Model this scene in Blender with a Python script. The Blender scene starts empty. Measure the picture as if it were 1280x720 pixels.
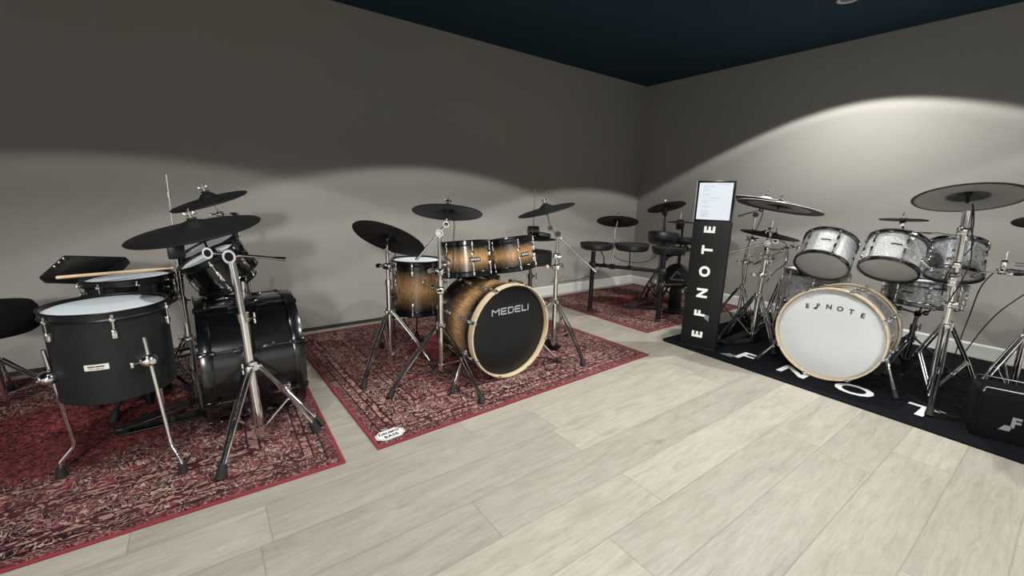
import bpy, bmesh, math, random
from mathutils import Vector, Matrix, Quaternion
random.seed(7)
S = bpy.context.scene
COL = S.collection
V = Vector
PI = math.pi

# ------------------------------------------------------------------ materials
def newmat(name):
    m = bpy.data.materials.new(name); m.use_nodes = True
    nt = m.node_tree
    return m, nt, nt.nodes['Principled BSDF']
def lin(c):
    return tuple(((x/255)/12.92 if x/255 <= .04045 else ((x/255+.055)/1.055)**2.4) for x in c)
def simple(name, rgb, rough=.5, metal=0., spec=.5, coat=0., noise=0., nscale=60., bump=0., emit=None, estr=1.):
    m, nt, b = newmat(name)
    c = lin(rgb)
    b.inputs['Base Color'].default_value = (*c, 1)
    b.inputs['Roughness'].default_value = rough
    b.inputs['Metallic'].default_value = metal
    b.inputs['Specular IOR Level'].default_value = spec
    b.inputs['Coat Weight'].default_value = coat
    b.inputs['Coat Roughness'].default_value = .08
    if emit:
        b.inputs['Emission Color'].default_value = (*lin(emit), 1)
        b.inputs['Emission Strength'].default_value = estr
    tc = nt.nodes.new('ShaderNodeTexCoord')
    if noise or bump:
        n = nt.nodes.new('ShaderNodeTexNoise'); n.inputs['Scale'].default_value = nscale; n.inputs['Detail'].default_value = 4
        nt.links.new(tc.outputs['Object'], n.inputs['Vector'])
        if noise:
            mx = nt.nodes.new('ShaderNodeMix'); mx.data_type = 'RGBA'
            mx.inputs['A'].default_value = (*[x*(1-noise) for x in c], 1)
            mx.inputs['B'].default_value = (*[min(1, x*(1+noise)) for x in c], 1)
            nt.links.new(n.outputs['Fac'], mx.inputs['Factor'])
            nt.links.new(mx.outputs['Result'], b.inputs['Base Color'])
        if bump:
            bp = nt.nodes.new('ShaderNodeBump'); bp.inputs['Strength'].default_value = bump; bp.inputs['Distance'].default_value = .002
            nt.links.new(n.outputs['Fac'], bp.inputs['Height']); nt.links.new(bp.outputs['Normal'], b.inputs['Normal'])
    return m

class G:
    """tiny node-graph helper"""
    def __init__(s, nt): s.nt = nt
    def n(s, t, **kw):
        o = s.nt.nodes.new(t)
        for k, v in kw.items(): setattr(o, k, v)
        return o
    def link(s, a, b): s.nt.links.new(a, b)
    def math(s, op, a, b=None, c=None, clamp=False):
        o = s.n('ShaderNodeMath', operation=op); o.use_clamp = clamp
        for i, v in enumerate((a, b, c)):
            if v is None: continue
            if isinstance(v, (int, float)): o.inputs[i].default_value = v
            else: s.link(v, o.inputs[i])
        return o.outputs[0]
    def ramp(s, fac, stops, interp='LINEAR'):
        o = s.n('ShaderNodeValToRGB'); r = o.color_ramp; r.interpolation = interp
        while len(r.elements) < len(stops): r.elements.new(.5)
        for e, (p, c) in zip(r.elements, stops):
            e.position = p; e.color = (*c, 1) if len(c) == 3 else c
        s.link(fac, o.inputs[0]); return o.outputs[0]
    def mix(s, f, a, b, blend='MIX'):
        o = s.n('ShaderNodeMix', data_type='RGBA', blend_type=blend)
        for k, v in (('Factor', f), ('A', a), ('B', b)):
            i = o.inputs[k] if k == 'Factor' else [x for x in o.inputs if x.name == k and x.type == 'RGBA'][0]
            if isinstance(v, (int, float)): i.default_value = v
            elif isinstance(v, tuple): i.default_value = (*v, 1) if len(v) == 3 else v
            else: s.link(v, i)
        return [x for x in o.outputs if x.type == 'RGBA'][0]
    def noise(s, vec, scale, detail=4, rough=.5, dist=0.):
        o = s.n('ShaderNodeTexNoise'); o.inputs['Scale'].default_value = scale; o.inputs['Detail'].default_value = detail
        o.inputs['Roughness'].default_value = rough; o.inputs['Distortion'].default_value = dist
        if vec is not None: s.link(vec, o.inputs['Vector'])
        return o.outputs['Fac']
    def mapping(s, vec, scale=(1, 1, 1), loc=(0, 0, 0), rot=(0, 0, 0)):
        o = s.n('ShaderNodeMapping'); o.inputs['Scale'].default_value = scale; o.inputs['Location'].default_value = loc; o.inputs['Rotation'].default_value = rot
        s.link(vec, o.inputs['Vector']); return o.outputs[0]
    def sep(s, vec):
        o = s.n('ShaderNodeSeparateXYZ'); s.link(vec, o.inputs[0]); return o.outputs
    def comb(s, x, y, z=0.):
        o = s.n('ShaderNodeCombineXYZ')
        for i, v in enumerate((x, y, z)):
            if isinstance(v, (int, float)): o.inputs[i].default_value = v
            else: s.link(v, o.inputs[i])
        return o.outputs[0]

M = {}
M['chrome'] = simple('chrome', (236, 236, 237), .075, 1.)
M['dark_chrome'] = simple('dark_chrome', (128, 128, 131), .15, 1.)
M['black_chrome'] = simple('black_chrome', (52, 52, 54), .16, .85)
M['column_black'] = simple('column_black', (13, 14, 15), .55, spec=.3, noise=.1)
M['black_rubber'] = simple('black_rubber', (16, 16, 17), .75, noise=.25, nscale=90)
M['cymbal_rubber'] = simple('cymbal_rubber', (13, 14, 15), .55, spec=.3, noise=.25, nscale=30)
M['black_plastic'] = simple('black_plastic', (17, 18, 19), .42, noise=.2)
M['black_gloss'] = simple('black_gloss', (9, 10, 12), .22, coat=.3, noise=.2)
M['black_satin'] = simple('black_satin_wrap', (21, 23, 24), .62, spec=.3, noise=.15, nscale=40)
M['black_metal'] = simple('black_metal', (20, 21, 22), .38, metal=.4, noise=.15)
M['black_cloth'] = simple('black_cloth', (8, 8, 9), .9, spec=.15, noise=.4, nscale=300, bump=.3)
M['white_head'] = simple('white_mesh_head', (214, 221, 226), .75, spec=.2, noise=.04, nscale=200)
M['grey_head'] = simple('grey_clear_head', (200, 199, 196), .35, noise=.08, nscale=8)
M['kick_black_head'] = simple('black_front_head', (17, 20, 21), .45, spec=.3, noise=.15, nscale=15)
M['kick_white_head'] = simple('white_front_head', (186, 190, 191), .55, spec=.3, noise=.02, nscale=10)
M['white_print'] = simple('white_print', (225, 226, 224), .6)
M['grey_print'] = simple('grey_print', (112, 118, 120), .6)
M['silver_print'] = simple('silver_print', (170, 176, 178), .4, metal=.3)
M['black_print'] = simple('black_print', (18, 18, 18), .6)
M['badge_white'] = simple('badge_plate', (214, 212, 200), .4)
M['badge_dark'] = simple('badge_dark', (26, 22, 18), .35)
M['stick_wood'] = simple('stick_wood', (214, 186, 148), .5, noise=.12, nscale=25)
M['felt'] = simple('felt', (30, 30, 30), .95)
M['white_trim'] = simple('white_trim', (206, 208, 202), .5, noise=.02)
M['gap_shade'] = simple('gap_shade', (40, 36, 31), .8)  # painted shade for the gap at the wall foot
M['lit_top_grey'] = simple('lit_cymbal_top', (178, 178, 174), .6)  # cymbal tops paled, the downlight's brightness is put into the colour
M['navy_ceiling'] = simple('navy_ceiling', (40, 60, 74), .9, spec=.1, noise=.08, nscale=2)
M['led'] = simple('led_dots', (240, 240, 240), .4, emit=(255, 255, 255), estr=.8)
M['fixture'] = simple('fixture_white', (200, 205, 208), .4)

def mat_wall():
    m, nt, b = newmat('taupe_wall_paint'); g = G(nt)
    tc = g.n('ShaderNodeTexCoord').outputs['Object']
    n1 = g.noise(tc, 1.3, 3); n2 = g.noise(tc, 140, 3)
    c = g.mix(n1, lin((143, 141, 135)), lin((152, 149, 143)))
    g.link(c, b.inputs['Base Color']); b.inputs['Roughness'].default_value = .85; b.inputs['Specular IOR Level'].default_value = .2
    bp = g.n('ShaderNodeBump'); bp.inputs['Strength'].default_value = .12; bp.inputs['Distance'].default_value = .002
    g.link(n2, bp.inputs['Height']); g.link(bp.outputs['Normal'], b.inputs['Normal'])
    return m
M['wall'] = mat_wall()

def mat_floor():
    m, nt, b = newmat('whitewashed_oak_planks'); g = G(nt)
    tc = g.n('ShaderNodeTexCoord').outputs['Object']
    x, y, z = g.sep(tc)
    PW, PL = .2008, 1.22
    yy = g.math('DIVIDE', g.math('ADD', y, .011+20*PW), PW)
    row = g.math('FLOOR', yy)
    fy = g.math('SUBTRACT', yy, row)
    wn = g.n('ShaderNodeTexWhiteNoise', noise_dimensions='1D'); g.link(row, wn.inputs['W'])
    xx = g.math('ADD', g.math('DIVIDE', x, PL), g.math('MULTIPLY', wn.outputs['Value'], 7.3))
    colm = g.math('FLOOR', xx); fx = g.math('SUBTRACT', xx, colm)
    wn2 = g.n('ShaderNodeTexWhiteNoise', noise_dimensions='2D'); g.link(g.comb(row, colm), wn2.inputs['Vector'])
    r = wn2.outputs['Value']
    off = g.math('MULTIPLY', r, 37.)
    gx = g.math('ADD', x, off); gy = g.math('ADD', y, off)
    v = g.comb(g.math('MULTIPLY', gx, .9), g.math('MULTIPLY', gy, 5.5), 0.)
    n1 = g.noise(v, 2.6, 7, .66, 1.5)
    v2 = g.comb(g.math('MULTIPLY', gx, 2.6), g.math('MULTIPLY', gy, 30.), 0.)
    n2 = g.noise(v2, 3.2, 5, .65, 1.1)
    v3 = g.comb(g.math('MULTIPLY', gx, .8), g.math('MULTIPLY', gy, 2.2), 0.)
    n3 = g.noise(v3, 2.2, 3, .5, 1.2)
    base = g.ramp(n1, [(.26, lin((136, 130, 119))), (.40, lin((170, 166, 154))), (.55, lin((186, 182, 171))), (.75, lin((200, 197, 188)))])
    base = g.mix(.5, base, g.ramp(n2, [(.30, lin((158, 153, 142))), (.5, lin((183, 179, 168))), (.7, lin((198, 195, 186)))]))
    base = g.mix(g.math('MULTIPLY', g.math('SUBTRACT', .5, n3, clamp=True), 1.1, clamp=True), base, lin((140, 134, 124)))
    vk = g.n('ShaderNodeTexVoronoi'); vk.inputs['Scale'].default_value = 1.; vk.inputs['Randomness'].default_value = 1.
    g.link(g.comb(g.math('MULTIPLY', gx, 1.7), g.math('MULTIPLY', gy, 4.6), 0.), vk.inputs['Vector'])
    knot = g.ramp(g.math('ADD', vk.outputs['Distance'], g.math('MULTIPLY', n2, .08)), [(.05, (1, 1, 1)), (.13, (0, 0, 0))])
    base = g.mix(g.math('MULTIPLY', knot, .42), base, lin((112, 104, 92)))
    tint = g.ramp(r, [(0., lin((200, 199, 195))), (.5, lin((212, 210, 206))), (1., lin((224, 222, 217)))])
    base = g.mix(1., base, tint, 'MULTIPLY')
    ey = g.math('MULTIPLY', g.math('MINIMUM', fy, g.math('SUBTRACT', 1., fy)), PW)
    ex = g.math('MULTIPLY', g.math('MINIMUM', fx, g.math('SUBTRACT', 1., fx)), PL)
    e = g.math('MINIMUM', ex, ey)
    seam = g.ramp(e, [(0., (1, 1, 1)), (.0011, (.75, .75, .75)), (.0024, (0, 0, 0))])
    base = g.mix(g.math('MULTIPLY', seam, .5), base, lin((104, 97, 85)))
    g.link(base, b.inputs['Base Color'])
    b.inputs['Roughness'].default_value = .52; b.inputs['Specular IOR Level'].default_value = .35
    bp = g.n('ShaderNodeBump'); bp.inputs['Strength'].default_value = .25; bp.inputs['Distance'].default_value = .0015
    g.link(g.math('SUBTRACT', n2, seam), bp.inputs['Height']); g.link(bp.outputs['Normal'], b.inputs['Normal'])
    return m
M['floor'] = mat_floor()

def mat_rug(name, hx, hy, seed):
    m, nt, b = newmat(name); g = G(nt)
    tc = g.n('ShaderNodeTexCoord').outputs['Object']
    x, y, z = g.sep(tc)
    ax = g.math('ABSOLUTE', x); ay = g.math('ABSOLUTE', y)
    dx = g.math('SUBTRACT', hx, ax); dy = g.math('SUBTRACT', hy, ay)
    d = g.math('MINIMUM', dx, dy)
    sv = g.comb(g.math('ADD', ax, seed), ay, 0.)
    wn = g.n('ShaderNodeTexNoise'); wn.inputs['Scale'].default_value = 14; wn.inputs['Detail'].default_value = 3
    g.link(sv, wn.inputs['Vector'])
    vm = g.n('ShaderNodeVectorMath', operation='MULTIPLY_ADD'); g.link(wn.outputs['Color'], vm.inputs[0]); vm.inputs[1].default_value = (.06, .06, 0); g.link(sv, vm.inputs[2])
    wv = vm.outputs[0]
    def vor(scale, feat='DISTANCE_TO_EDGE'):
        o = g.n('ShaderNodeTexVoronoi', feature=feat); o.inputs['Scale'].default_value = scale; g.link(wv, o.inputs['Vector']); return o
    e1 = vor(13).outputs['Distance']; e2 = vor(48).outputs['Distance']
    cs = g.n('ShaderNodeSeparateColor'); g.link(vor(13, 'F1').outputs['Color'], cs.inputs[0])
    cs2 = g.n('ShaderNodeSeparateColor'); g.link(vor(48, 'F1').outputs['Color'], cs2.inputs[0])
    nz = g.noise(wv, 19, 1.5, .5, 2.2); nA = g.noise(g.mapping(wv, loc=(3, 1, 0)), 34, 3, .55, 1.2); nB = g.noise(g.mapping(wv, loc=(7, 5, 0)), 27, 2, .5, 2.)
    big = g.noise(tc, 1.6, 3, .5)
    red, dred, beige, dark, pink = lin((116, 46, 52)), lin((74, 36, 42)), lin((206, 180, 160)), lin((30, 23, 27)), lin((138, 90, 88))
    worm = lambda n, w: g.ramp(g.math('ABSOLUTE', g.math('SUBTRACT', n, .5)), [(w*.5, (1, 1, 1)), (w, (0, 0, 0))])
    f = g.mix(g.math('GREATER_THAN', cs.outputs[0], .5), red, dred)
    f = g.mix(g.ramp(nA, [(.51, (0, 0, 0)), (.54, (1, 1, 1))]), f, dark)
    f = g.mix(worm(nB, .035), f, pink)
    f = g.mix(g.math('MULTIPLY', worm(nz, .030), .85), f, beige)
    f = g.mix(g.ramp(e1, [(.012, (.8, .8, .8)), (.03, (0, 0, 0))]), f, dark)
    rr = g.math('POWER', g.math('ADD', g.math('POWER', g.math('DIVIDE', x, hx), 2.), g.math('POWER', g.math('DIVIDE', y, hy), 2.)), .5)
    md = g.mix(g.ramp(nA, [(.52, (0, 0, 0)), (.56, (1, 1, 1))]), lin((142, 58, 60)), lin((62, 32, 36)))
    md = g.mix(worm(nB, .04), md, lin((40, 28, 30)))
    md = g.mix(g.math('MULTIPLY', worm(nz, .022), .7), md, lin((178, 120, 110)))
    f = g.mix(g.ramp(g.math('ADD', rr, g.math('MULTIPLY', nB, .25)), [(.53, (1, 1, 1)), (.58, (0, 0, 0))]), f, md)
    bd = g.mix(g.math('GREATER_THAN', cs.outputs[1], .55), dark, lin((78, 42, 48)))
    bd = g.mix(g.ramp(nA, [(.58, (0, 0, 0)), (.61, (1, 1, 1))]), bd, lin((128, 66, 70)))
    bd = g.mix(worm(nB, .03), bd, pink)
    bd = g.mix(g.math('MULTIPLY', worm(nz, .034), .75), bd, beige)
    out = g.mix(g.math('LESS_THAN', d, .30), f, bd)
    # guard bands
    gd = g.mix(g.math('GREATER_THAN', nz, .5), lin((160, 126, 114)), lin((74, 38, 42)))
    band = g.math('MULTIPLY', g.math('GREATER_THAN', d, .285), g.math('LESS_THAN', d, .325))
    out = g.mix(band, out, gd)
    band2 = g.math('MULTIPLY', g.math('GREATER_THAN', d, .10), g.math('LESS_THAN', d, .135))
    out = g.mix(band2, out, gd)
    out = g.mix(g.math('LESS_THAN', d, .05), out, g.mix(.45, bd, lin((92, 44, 50))))
    for p in (.057, .102, .137, .283, .327):
        out = g.mix(g.math('LESS_THAN', g.math('ABSOLUTE', g.math('SUBTRACT', d, p)), .0035), out, dark)
    # worn patches and pile grain
    out = g.mix(g.math('MULTIPLY', g.ramp(big, [(.42, (0, 0, 0)), (.68, (1, 1, 1))]), .34), out, lin((96, 62, 66)))
    gr = g.noise(tc, 320, 2)
    out = g.mix(.55, out, g.mix(gr, (.2, .2, .2), (1.2, 1.2, 1.2)), 'MULTIPLY')
    g.link(out, b.inputs['Base Color']); b.inputs['Roughness'].default_value = .95; b.inputs['Specular IOR Level'].default_value = .08
    bp = g.n('ShaderNodeBump'); bp.inputs['Strength'].default_value = .4; bp.inputs['Distance'].default_value = .002
    g.link(gr, bp.inputs['Height']); g.link(bp.outputs['Normal'], b.inputs['Normal'])
    return m
M['rug_edge'] = simple('rug_red_overlock', (118, 34, 42), .85, noise=.3, nscale=120)
M['black_rug'] = simple('black_carpet', (11, 14, 18), .95, spec=.1, noise=.5, nscale=40, bump=.3)

def mat_burst(name, D):
    m, nt, b = newmat(name); g = G(nt)
    tc = g.n('ShaderNodeTexCoord').outputs['Object']
    x, y, z = g.sep(tc)
    an = g.math('ARCTAN2', y, x)
    v = g.comb(g.math('MULTIPLY', an, 9.), g.math('MULTIPLY', z, 5.), 0.)
    gr = g.noise(v, 3., 4, .6, .6)
    wood = g.ramp(gr, [(.3, lin((124, 90, 54))), (.5, lin((172, 134, 88))), (.7, lin((196, 162, 116)))])
    t = g.math('DIVIDE', z, D)
    edge = g.ramp(t, [(.10, (0, 0, 0)), (.30, (.35, .35, .35)), (.48, (1, 1, 1)), (.62, (.7, .7, .7)), (.86, (0, 0, 0))])
    c = g.mix(edge, lin((16, 12, 10)), wood)
    g.link(c, b.inputs['Base Color']); b.inputs['Roughness'].default_value = .25
    b.inputs['Coat Weight'].default_value = .5; b.inputs['Coat Roughness'].default_value = .08
    return m
def mat_sparkle():
    m, nt, b = newmat('silver_sparkle_wrap'); g = G(nt)
    tc = g.n('ShaderNodeTexCoord').outputs['Object']
    vo = g.n('ShaderNodeTexVoronoi'); vo.inputs['Scale'].default_value = 260; g.link(tc, vo.inputs['Vector'])
    cs = g.n('ShaderNodeSeparateColor'); g.link(vo.outputs['Color'], cs.inputs[0])
    c = g.ramp(cs.outputs[0], [(.0, lin((150, 152, 152))), (.7, lin((186, 188, 188))), (.86, lin((222, 224, 224))), (1., lin((250, 251, 251)))])
    c = g.mix(.25, c, g.ramp(g.noise(tc, 14, 3), [(.35, lin((150, 152, 152))), (.65, lin((206, 208, 208)))]))
    g.link(c, b.inputs['Base Color']); b.inputs['Metallic'].default_value = .2
    b.inputs['Roughness'].default_value = .3; b.inputs['Coat Weight'].default_value = .5
    return m
def mat_hoopwood():
    m, nt, b = newmat('maple_hoop'); g = G(nt)
    tc = g.n('ShaderNodeTexCoord').outputs['Object']
    x, y, z = g.sep(tc)
    v = g.comb(g.math('MULTIPLY', g.math('ARCTAN2', y, x), 3.), g.math('MULTIPLY', z, 60.), 0.)
    c = g.ramp(g.noise(v, 3, 4), [(.3, lin((178, 158, 126))), (.7, lin((206, 190, 160)))])
    g.link(c, b.inputs['Base Color']); b.inputs['Roughness'].default_value = .35; b.inputs['Coat Weight'].default_value = .3
    return m
def mat_under():
    """underside of the large cymbals: grey sensor sheet, darker rim and bell"""
    m, nt, b = newmat('cymbal_underside'); g = G(nt)
    tc = g.n('ShaderNodeTexCoord').outputs['Object']
    x, y, z = g.sep(tc)
    r = g.math('POWER', g.math('ADD', g.math('MULTIPLY', x, x), g.math('MULTIPLY', y, y)), .5)
    wob = g.noise(tc, 300, 2)
    c = g.ramp(r, [(.0, lin((44, 44, 44))), (.056, lin((64, 64, 63))), (.075, lin((34, 34, 34))), (.088, lin((140, 140, 138))), (.19, lin((156, 156, 153))), (.199, lin((146, 146, 143))), (.209, lin((30, 30, 30)))])
    c = g.mix(.25, c, g.mix(wob, (.3, .3, .3), (1.5, 1.5, 1.5)), 'MULTIPLY')
    g.link(c, b.inputs['Base Color']); b.inputs['Roughness'].default_value = .55
    return m
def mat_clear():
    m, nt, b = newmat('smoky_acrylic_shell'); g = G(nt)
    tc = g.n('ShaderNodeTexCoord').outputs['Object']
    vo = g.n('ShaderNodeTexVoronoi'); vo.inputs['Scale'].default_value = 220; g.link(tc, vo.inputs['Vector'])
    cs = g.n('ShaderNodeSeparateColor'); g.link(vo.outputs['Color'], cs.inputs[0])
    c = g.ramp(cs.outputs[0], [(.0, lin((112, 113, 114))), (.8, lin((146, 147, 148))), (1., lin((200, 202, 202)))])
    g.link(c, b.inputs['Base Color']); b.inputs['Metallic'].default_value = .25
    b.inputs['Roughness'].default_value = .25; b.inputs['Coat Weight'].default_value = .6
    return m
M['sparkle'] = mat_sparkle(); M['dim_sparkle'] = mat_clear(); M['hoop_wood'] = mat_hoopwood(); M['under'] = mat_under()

# ------------------------------------------------------------------ mesh tools
class MB:
    def __init__(s): s.v = []; s.f = []; s.mi = []; s.cur = 0
    def add(s, vs, fs):
        o = len(s.v); s.v += [V(p) for p in vs]; s.f += [tuple(i+o for i in f) for f in fs]; s.mi += [s.cur]*len(fs); return s
    def box(s, c, size, rot=None):
        c = V(c); hx, hy, hz = size[0]/2, size[1]/2, size[2]/2
        vs = [V((x, y, z)) for x in (-hx, hx) for y in (-hy, hy) for z in (-hz, hz)]
        if rot is not None: vs = [rot @ p for p in vs]
        return s.add([p+c for p in vs], [(0, 1, 3, 2), (4, 6, 7, 5), (0, 4, 5, 1), (2, 3, 7, 6), (0, 2, 6, 4), (1, 5, 7, 3)])
    def rbox(s, c, size, r=.004, rot=None):
        """box with bevelled edges"""
        bm = bmesh.new(); bmesh.ops.create_cube(bm, size=1)
        for q in bm.verts: q.co = V((q.co.x*size[0], q.co.y*size[1], q.co.z*size[2]))
        bmesh.ops.bevel(bm, geom=list(bm.edges), offset=r, segments=2, affect='EDGES', profile=.5)
        bm.verts.index_update(); c = V(c)
        vs = [(rot @ q.co if rot is not None else q.co.copy())+c for q in bm.verts]
        fs = [tuple(q.index for q in f.verts) for f in bm.faces]; bm.free()
        return s.add(vs, fs)
    def cyl(s, p0, p1, r0, r1=None, seg=12):
        r1 = r0 if r1 is None else r1
        p0, p1 = V(p0), V(p1); a = (p1-p0).normalized()
        u = a.orthogonal().normalized(); w = a.cross(u)
        vs = []
        for p, r in ((p0, r0), (p1, r1)):
            vs += [p+u*(r*math.cos(2*PI*i/seg))+w*(r*math.sin(2*PI*i/seg)) for i in range(seg)]
        fs = [(i, (i+1) % seg, seg+(i+1) % seg, seg+i) for i in range(seg)]
        fs += [tuple(range(seg-1, -1, -1)), tuple(range(seg, 2*seg))]
        return s.add(vs, fs)
    def tube(s, pts, r, seg=8):
        pts = [V(p) for p in pts]; n = len(pts)
        t = [(pts[min(i+1, n-1)]-pts[max(i-1, 0)]).normalized() for i in range(n)]
        u = t[0].orthogonal().normalized(); vs = []
        for i in range(n):
            u = (u-t[i]*u.dot(t[i])).normalized(); w = t[i].cross(u)
            vs += [pts[i]+u*(r*math.cos(2*PI*k/seg))+w*(r*math.sin(2*PI*k/seg)) for k in range(seg)]
        fs = [(i*seg+k, i*seg+(k+1) % seg, (i+1)*seg+(k+1) % seg, (i+1)*seg+k) for i in range(n-1) for k in range(seg)]
        fs += [tuple(range(seg-1, -1, -1)), tuple(range((n-1)*seg, n*seg))]
        return s.add(vs, fs)
    def lathe(s, prof, seg=40, mat=None):
        """closed or open profile [(r,z)] about local z"""
        vs = []; idx = []
        for r, z in prof:
            if r < 1e-6: idx.append([len(vs)]); vs.append(V((0, 0, z)))
            else:
                idx.append(list(range(len(vs), len(vs)+seg)))
                vs += [V((r*math.cos(2*PI*k/seg), r*math.sin(2*PI*k/seg), z)) for k in range(seg)]
        fs = []
        for a, b in zip(idx, idx[1:]):
            for k in range(seg):
                k2 = (k+1) % seg
                if len(a) == 1 and len(b) == 1: continue
                if len(a) == 1: fs.append((a[0], b[k2], b[k]))
                elif len(b) == 1: fs.append((a[k], a[k2], b[0]))
                else: fs.append((a[k], a[k2], b[k2], b[k]))
        if mat is not None: vs = [mat @ p for p in vs]
        return s.add(vs, fs)
    def sphere(s, c, r, seg=10, sc=(1, 1, 1)):
        n = seg//2
        prof = [(r*math.sin(PI*i/n), -r*math.cos(PI*i/n)) for i in range(n+1)]
        prof[0] = (0, -r); prof[-1] = (0, r)
        return s.lathe(prof, seg, Matrix.Translation(V(c)) @ Matrix.Diagonal((*sc, 1)))
    def build(s, name, mat, parent=None, origin=None, smooth=True, angle=38):
        me = bpy.data.meshes.new(name)
        o3 = V(origin) if origin is not None else V((0, 0, 0))
        me.from_pydata([p-o3 for p in s.v], [], s.f); me.update()
        bm = bmesh.new(); bm.from_mesh(me); bmesh.ops.recalc_face_normals(bm, faces=bm.faces); bm.to_mesh(me); bm.free()
        for q in (mat if isinstance(mat, (list, tuple)) else [mat]): me.materials.append(M[q] if isinstance(q, str) else q)
        if any(s.mi):
            for p, i in zip(me.polygons, s.mi): p.material_index = i
        if smooth:
            me.shade_smooth(); me.set_sharp_from_angle(angle=math.radians(angle))
        ob = bpy.data.objects.new(name, me); COL.objects.link(ob)
        if parent is not None: ob.parent = parent
        return ob

def tag(o, label, cat, group=None):
    o['label'] = label; o['category'] = cat
    if group: o['group'] = group
    return o
def thing(name, label, cat, loc=(0, 0, 0), rot=None, group=None):
    o = bpy.data.objects.new(name, None); COL.objects.link(o); o.empty_display_size = .05
    o.location = loc
    if rot is not None:
        o.rotation_mode = 'QUATERNION'; o.rotation_quaternion = rot.to_quaternion()
    return tag(o, label, cat, group)
def frame(n, up):
    """local z = n, local y = up projected"""
    z = V(n).normalized(); y = V(up); y = (y-z*y.dot(z)).normalized(); x = y.cross(z)
    return Matrix((x, y, z)).transposed()
def struct(o): o['kind'] = 'structure'; return o
def glyphs(txt, size, spacing=1.0, bold=0., width=1.):
    """flat letter outlines centred on the origin in the local xy plane"""
    cu = bpy.data.curves.new('lettering', 'FONT'); cu.body = txt; cu.size = size; cu.align_x = 'CENTER'; cu.align_y = 'CENTER'
    cu.space_character = spacing; cu.offset = bold; cu.resolution_u = 3
    ob = bpy.data.objects.new('lettering', cu); COL.objects.link(ob)
    dg = bpy.context.evaluated_depsgraph_get(); dg.update()
    me = ob.evaluated_get(dg).to_mesh()
    vs = [V((q.co.x*width, q.co.y, q.co.z)) for q in me.vertices]; fs = [tuple(p.vertices) for p in me.polygons]
    ob.evaluated_get(dg).to_mesh_clear()
    bpy.data.objects.remove(ob); bpy.data.curves.remove(cu)
    return vs, fs
def put_text(mb, txt, size, mat4, spacing=1., bold=0., width=1.):
    vs, fs = glyphs(txt, size, spacing, bold, width)
    mb.add([mat4 @ p for p in vs], fs)
def M4(rot3, loc): return Matrix.Translation(V(loc)) @ rot3.to_4x4()

# ------------------------------------------------------------------ room
H = 2.464
FAR = 9.0
mb = MB(); mb.box((-FAR/2, -FAR/2, -.05), (FAR+.2, FAR+.2, .1)); struct(mb.build('floor', 'floor', smooth=False))
mb = MB(); mb.box((-FAR/2, .06, H/2), (FAR+.2, .12, H)); struct(mb.build('wall_left', 'wall', smooth=False))
mb = MB(); mb.box((.06, -FAR/2, H/2), (.12, FAR, H)); struct(mb.build('wall_right', 'wall', smooth=False))
mb = MB(); mb.box((-FAR/2, -FAR/2, H+.05), (FAR+.2, FAR+.2, .1)); struct(mb.build('ceiling', 'navy_ceiling', smooth=False))
def skirting(a, b, nrm, h, t, name, mat):
    a, b, nrm = V(a), V(b), V(nrm)
    mb = MB()
    pr = [(0, 0), (t, 0), (t, h-.012), (t*.45, h), (0, h)]
    vs = [p+nrm*u+V((0, 0, w)) for p in (a, b) for u, w in pr]
    n = len(pr)
    mb.add(vs, [(i, (i+1) % n, n+(i+1) % n, n+i) for i in range(n)]+[tuple(range(n)), tuple(range(2*n-1, n-1, -1))])
    return struct(mb.build(name, mat, smooth=False))
skirting((-2.45, 0, 0), (0, 0, 0), (0, -1, 0), .105, .014, 'baseboard_left', 'white_trim')
skirting((0, -.014, 0), (0, -FAR, 0), (-1, 0, 0), .1, .014, 'baseboard_right', 'white_trim')
mb = MB(); mb.box((-5.7, -.006, .013), (6.5, .012, .026)); struct(mb.build('shadow_gap_strip', 'gap_shade', smooth=False))  # no real trim: dark strip paints the shade of the gap under the wall

# recessed downlight that shows at the top edge of the picture
LX, LY = -.92, -2.31
dl = thing('ceiling_light', 'small round recessed downlight in the dark navy ceiling above the silver kit', 'light', (LX, LY, H))
mb = MB(); mb.lathe([(.062, 0), (.066, -.004), (.052, -.007), (.046, 0)], 32); mb.build('trim_ring', 'fixture', dl)
mb = MB(); mb.lathe([(0, -.002), (.045, -.001), (.046, -.0005)], 32); mb.build('lens', 'grey_print', dl)

# ------------------------------------------------------------------ rugs
def rug(label, c, hx, hy, rot, mat, edge_mat=None, rad=0., group=None):
    root = thing('rug', label, 'rug', (c[0], c[1], 0), Matrix.Rotation(rot, 3, 'Z'), group)
    T = .008
    mb = MB(); e = .012 if edge_mat else 0.
    if rad:
        pts = []
        for sx, sy, a0 in ((1, 1, 0), (-1, 1, PI/2), (-1, -1, PI), (1, -1, 1.5*PI)):
            for k in range(7):
                a = a0+k*PI/12; pts.append((sx*(hx-rad)+rad*math.cos(a), sy*(hy-rad)+rad*math.sin(a)))
        n = len(pts)
        mb.add([(x, y, 0) for x, y in pts]+[(x, y, T) for x, y in pts], [tuple(range(n)), tuple(range(n, 2*n))]+[(i, (i+1) % n, n+(i+1) % n, n+i) for i in range(n)])
    else: mb.box((0, 0, T/2), (2*(hx-e), 2*(hy-e), T))
    mb.build('pile', mat, root, smooth=False)
    if edge_mat:
        mb = MB()
        for sx, sy, lx, ly in ((0, 1, 2*hx, e*1.1), (0, -1, 2*hx, e*1.1), (1, 0, e*1.1, 2*hy-2*e), (-1, 0, e*1.1, 2*hy-2*e)):
            mb.rbox((sx*(hx-e/2), sy*(hy-e/2), T/2+.0008), (lx, ly, T+.0016), .003)
        mb.build('edge_binding', edge_mat, root)
    return root
GR = 'patterned red rugs'
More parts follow.
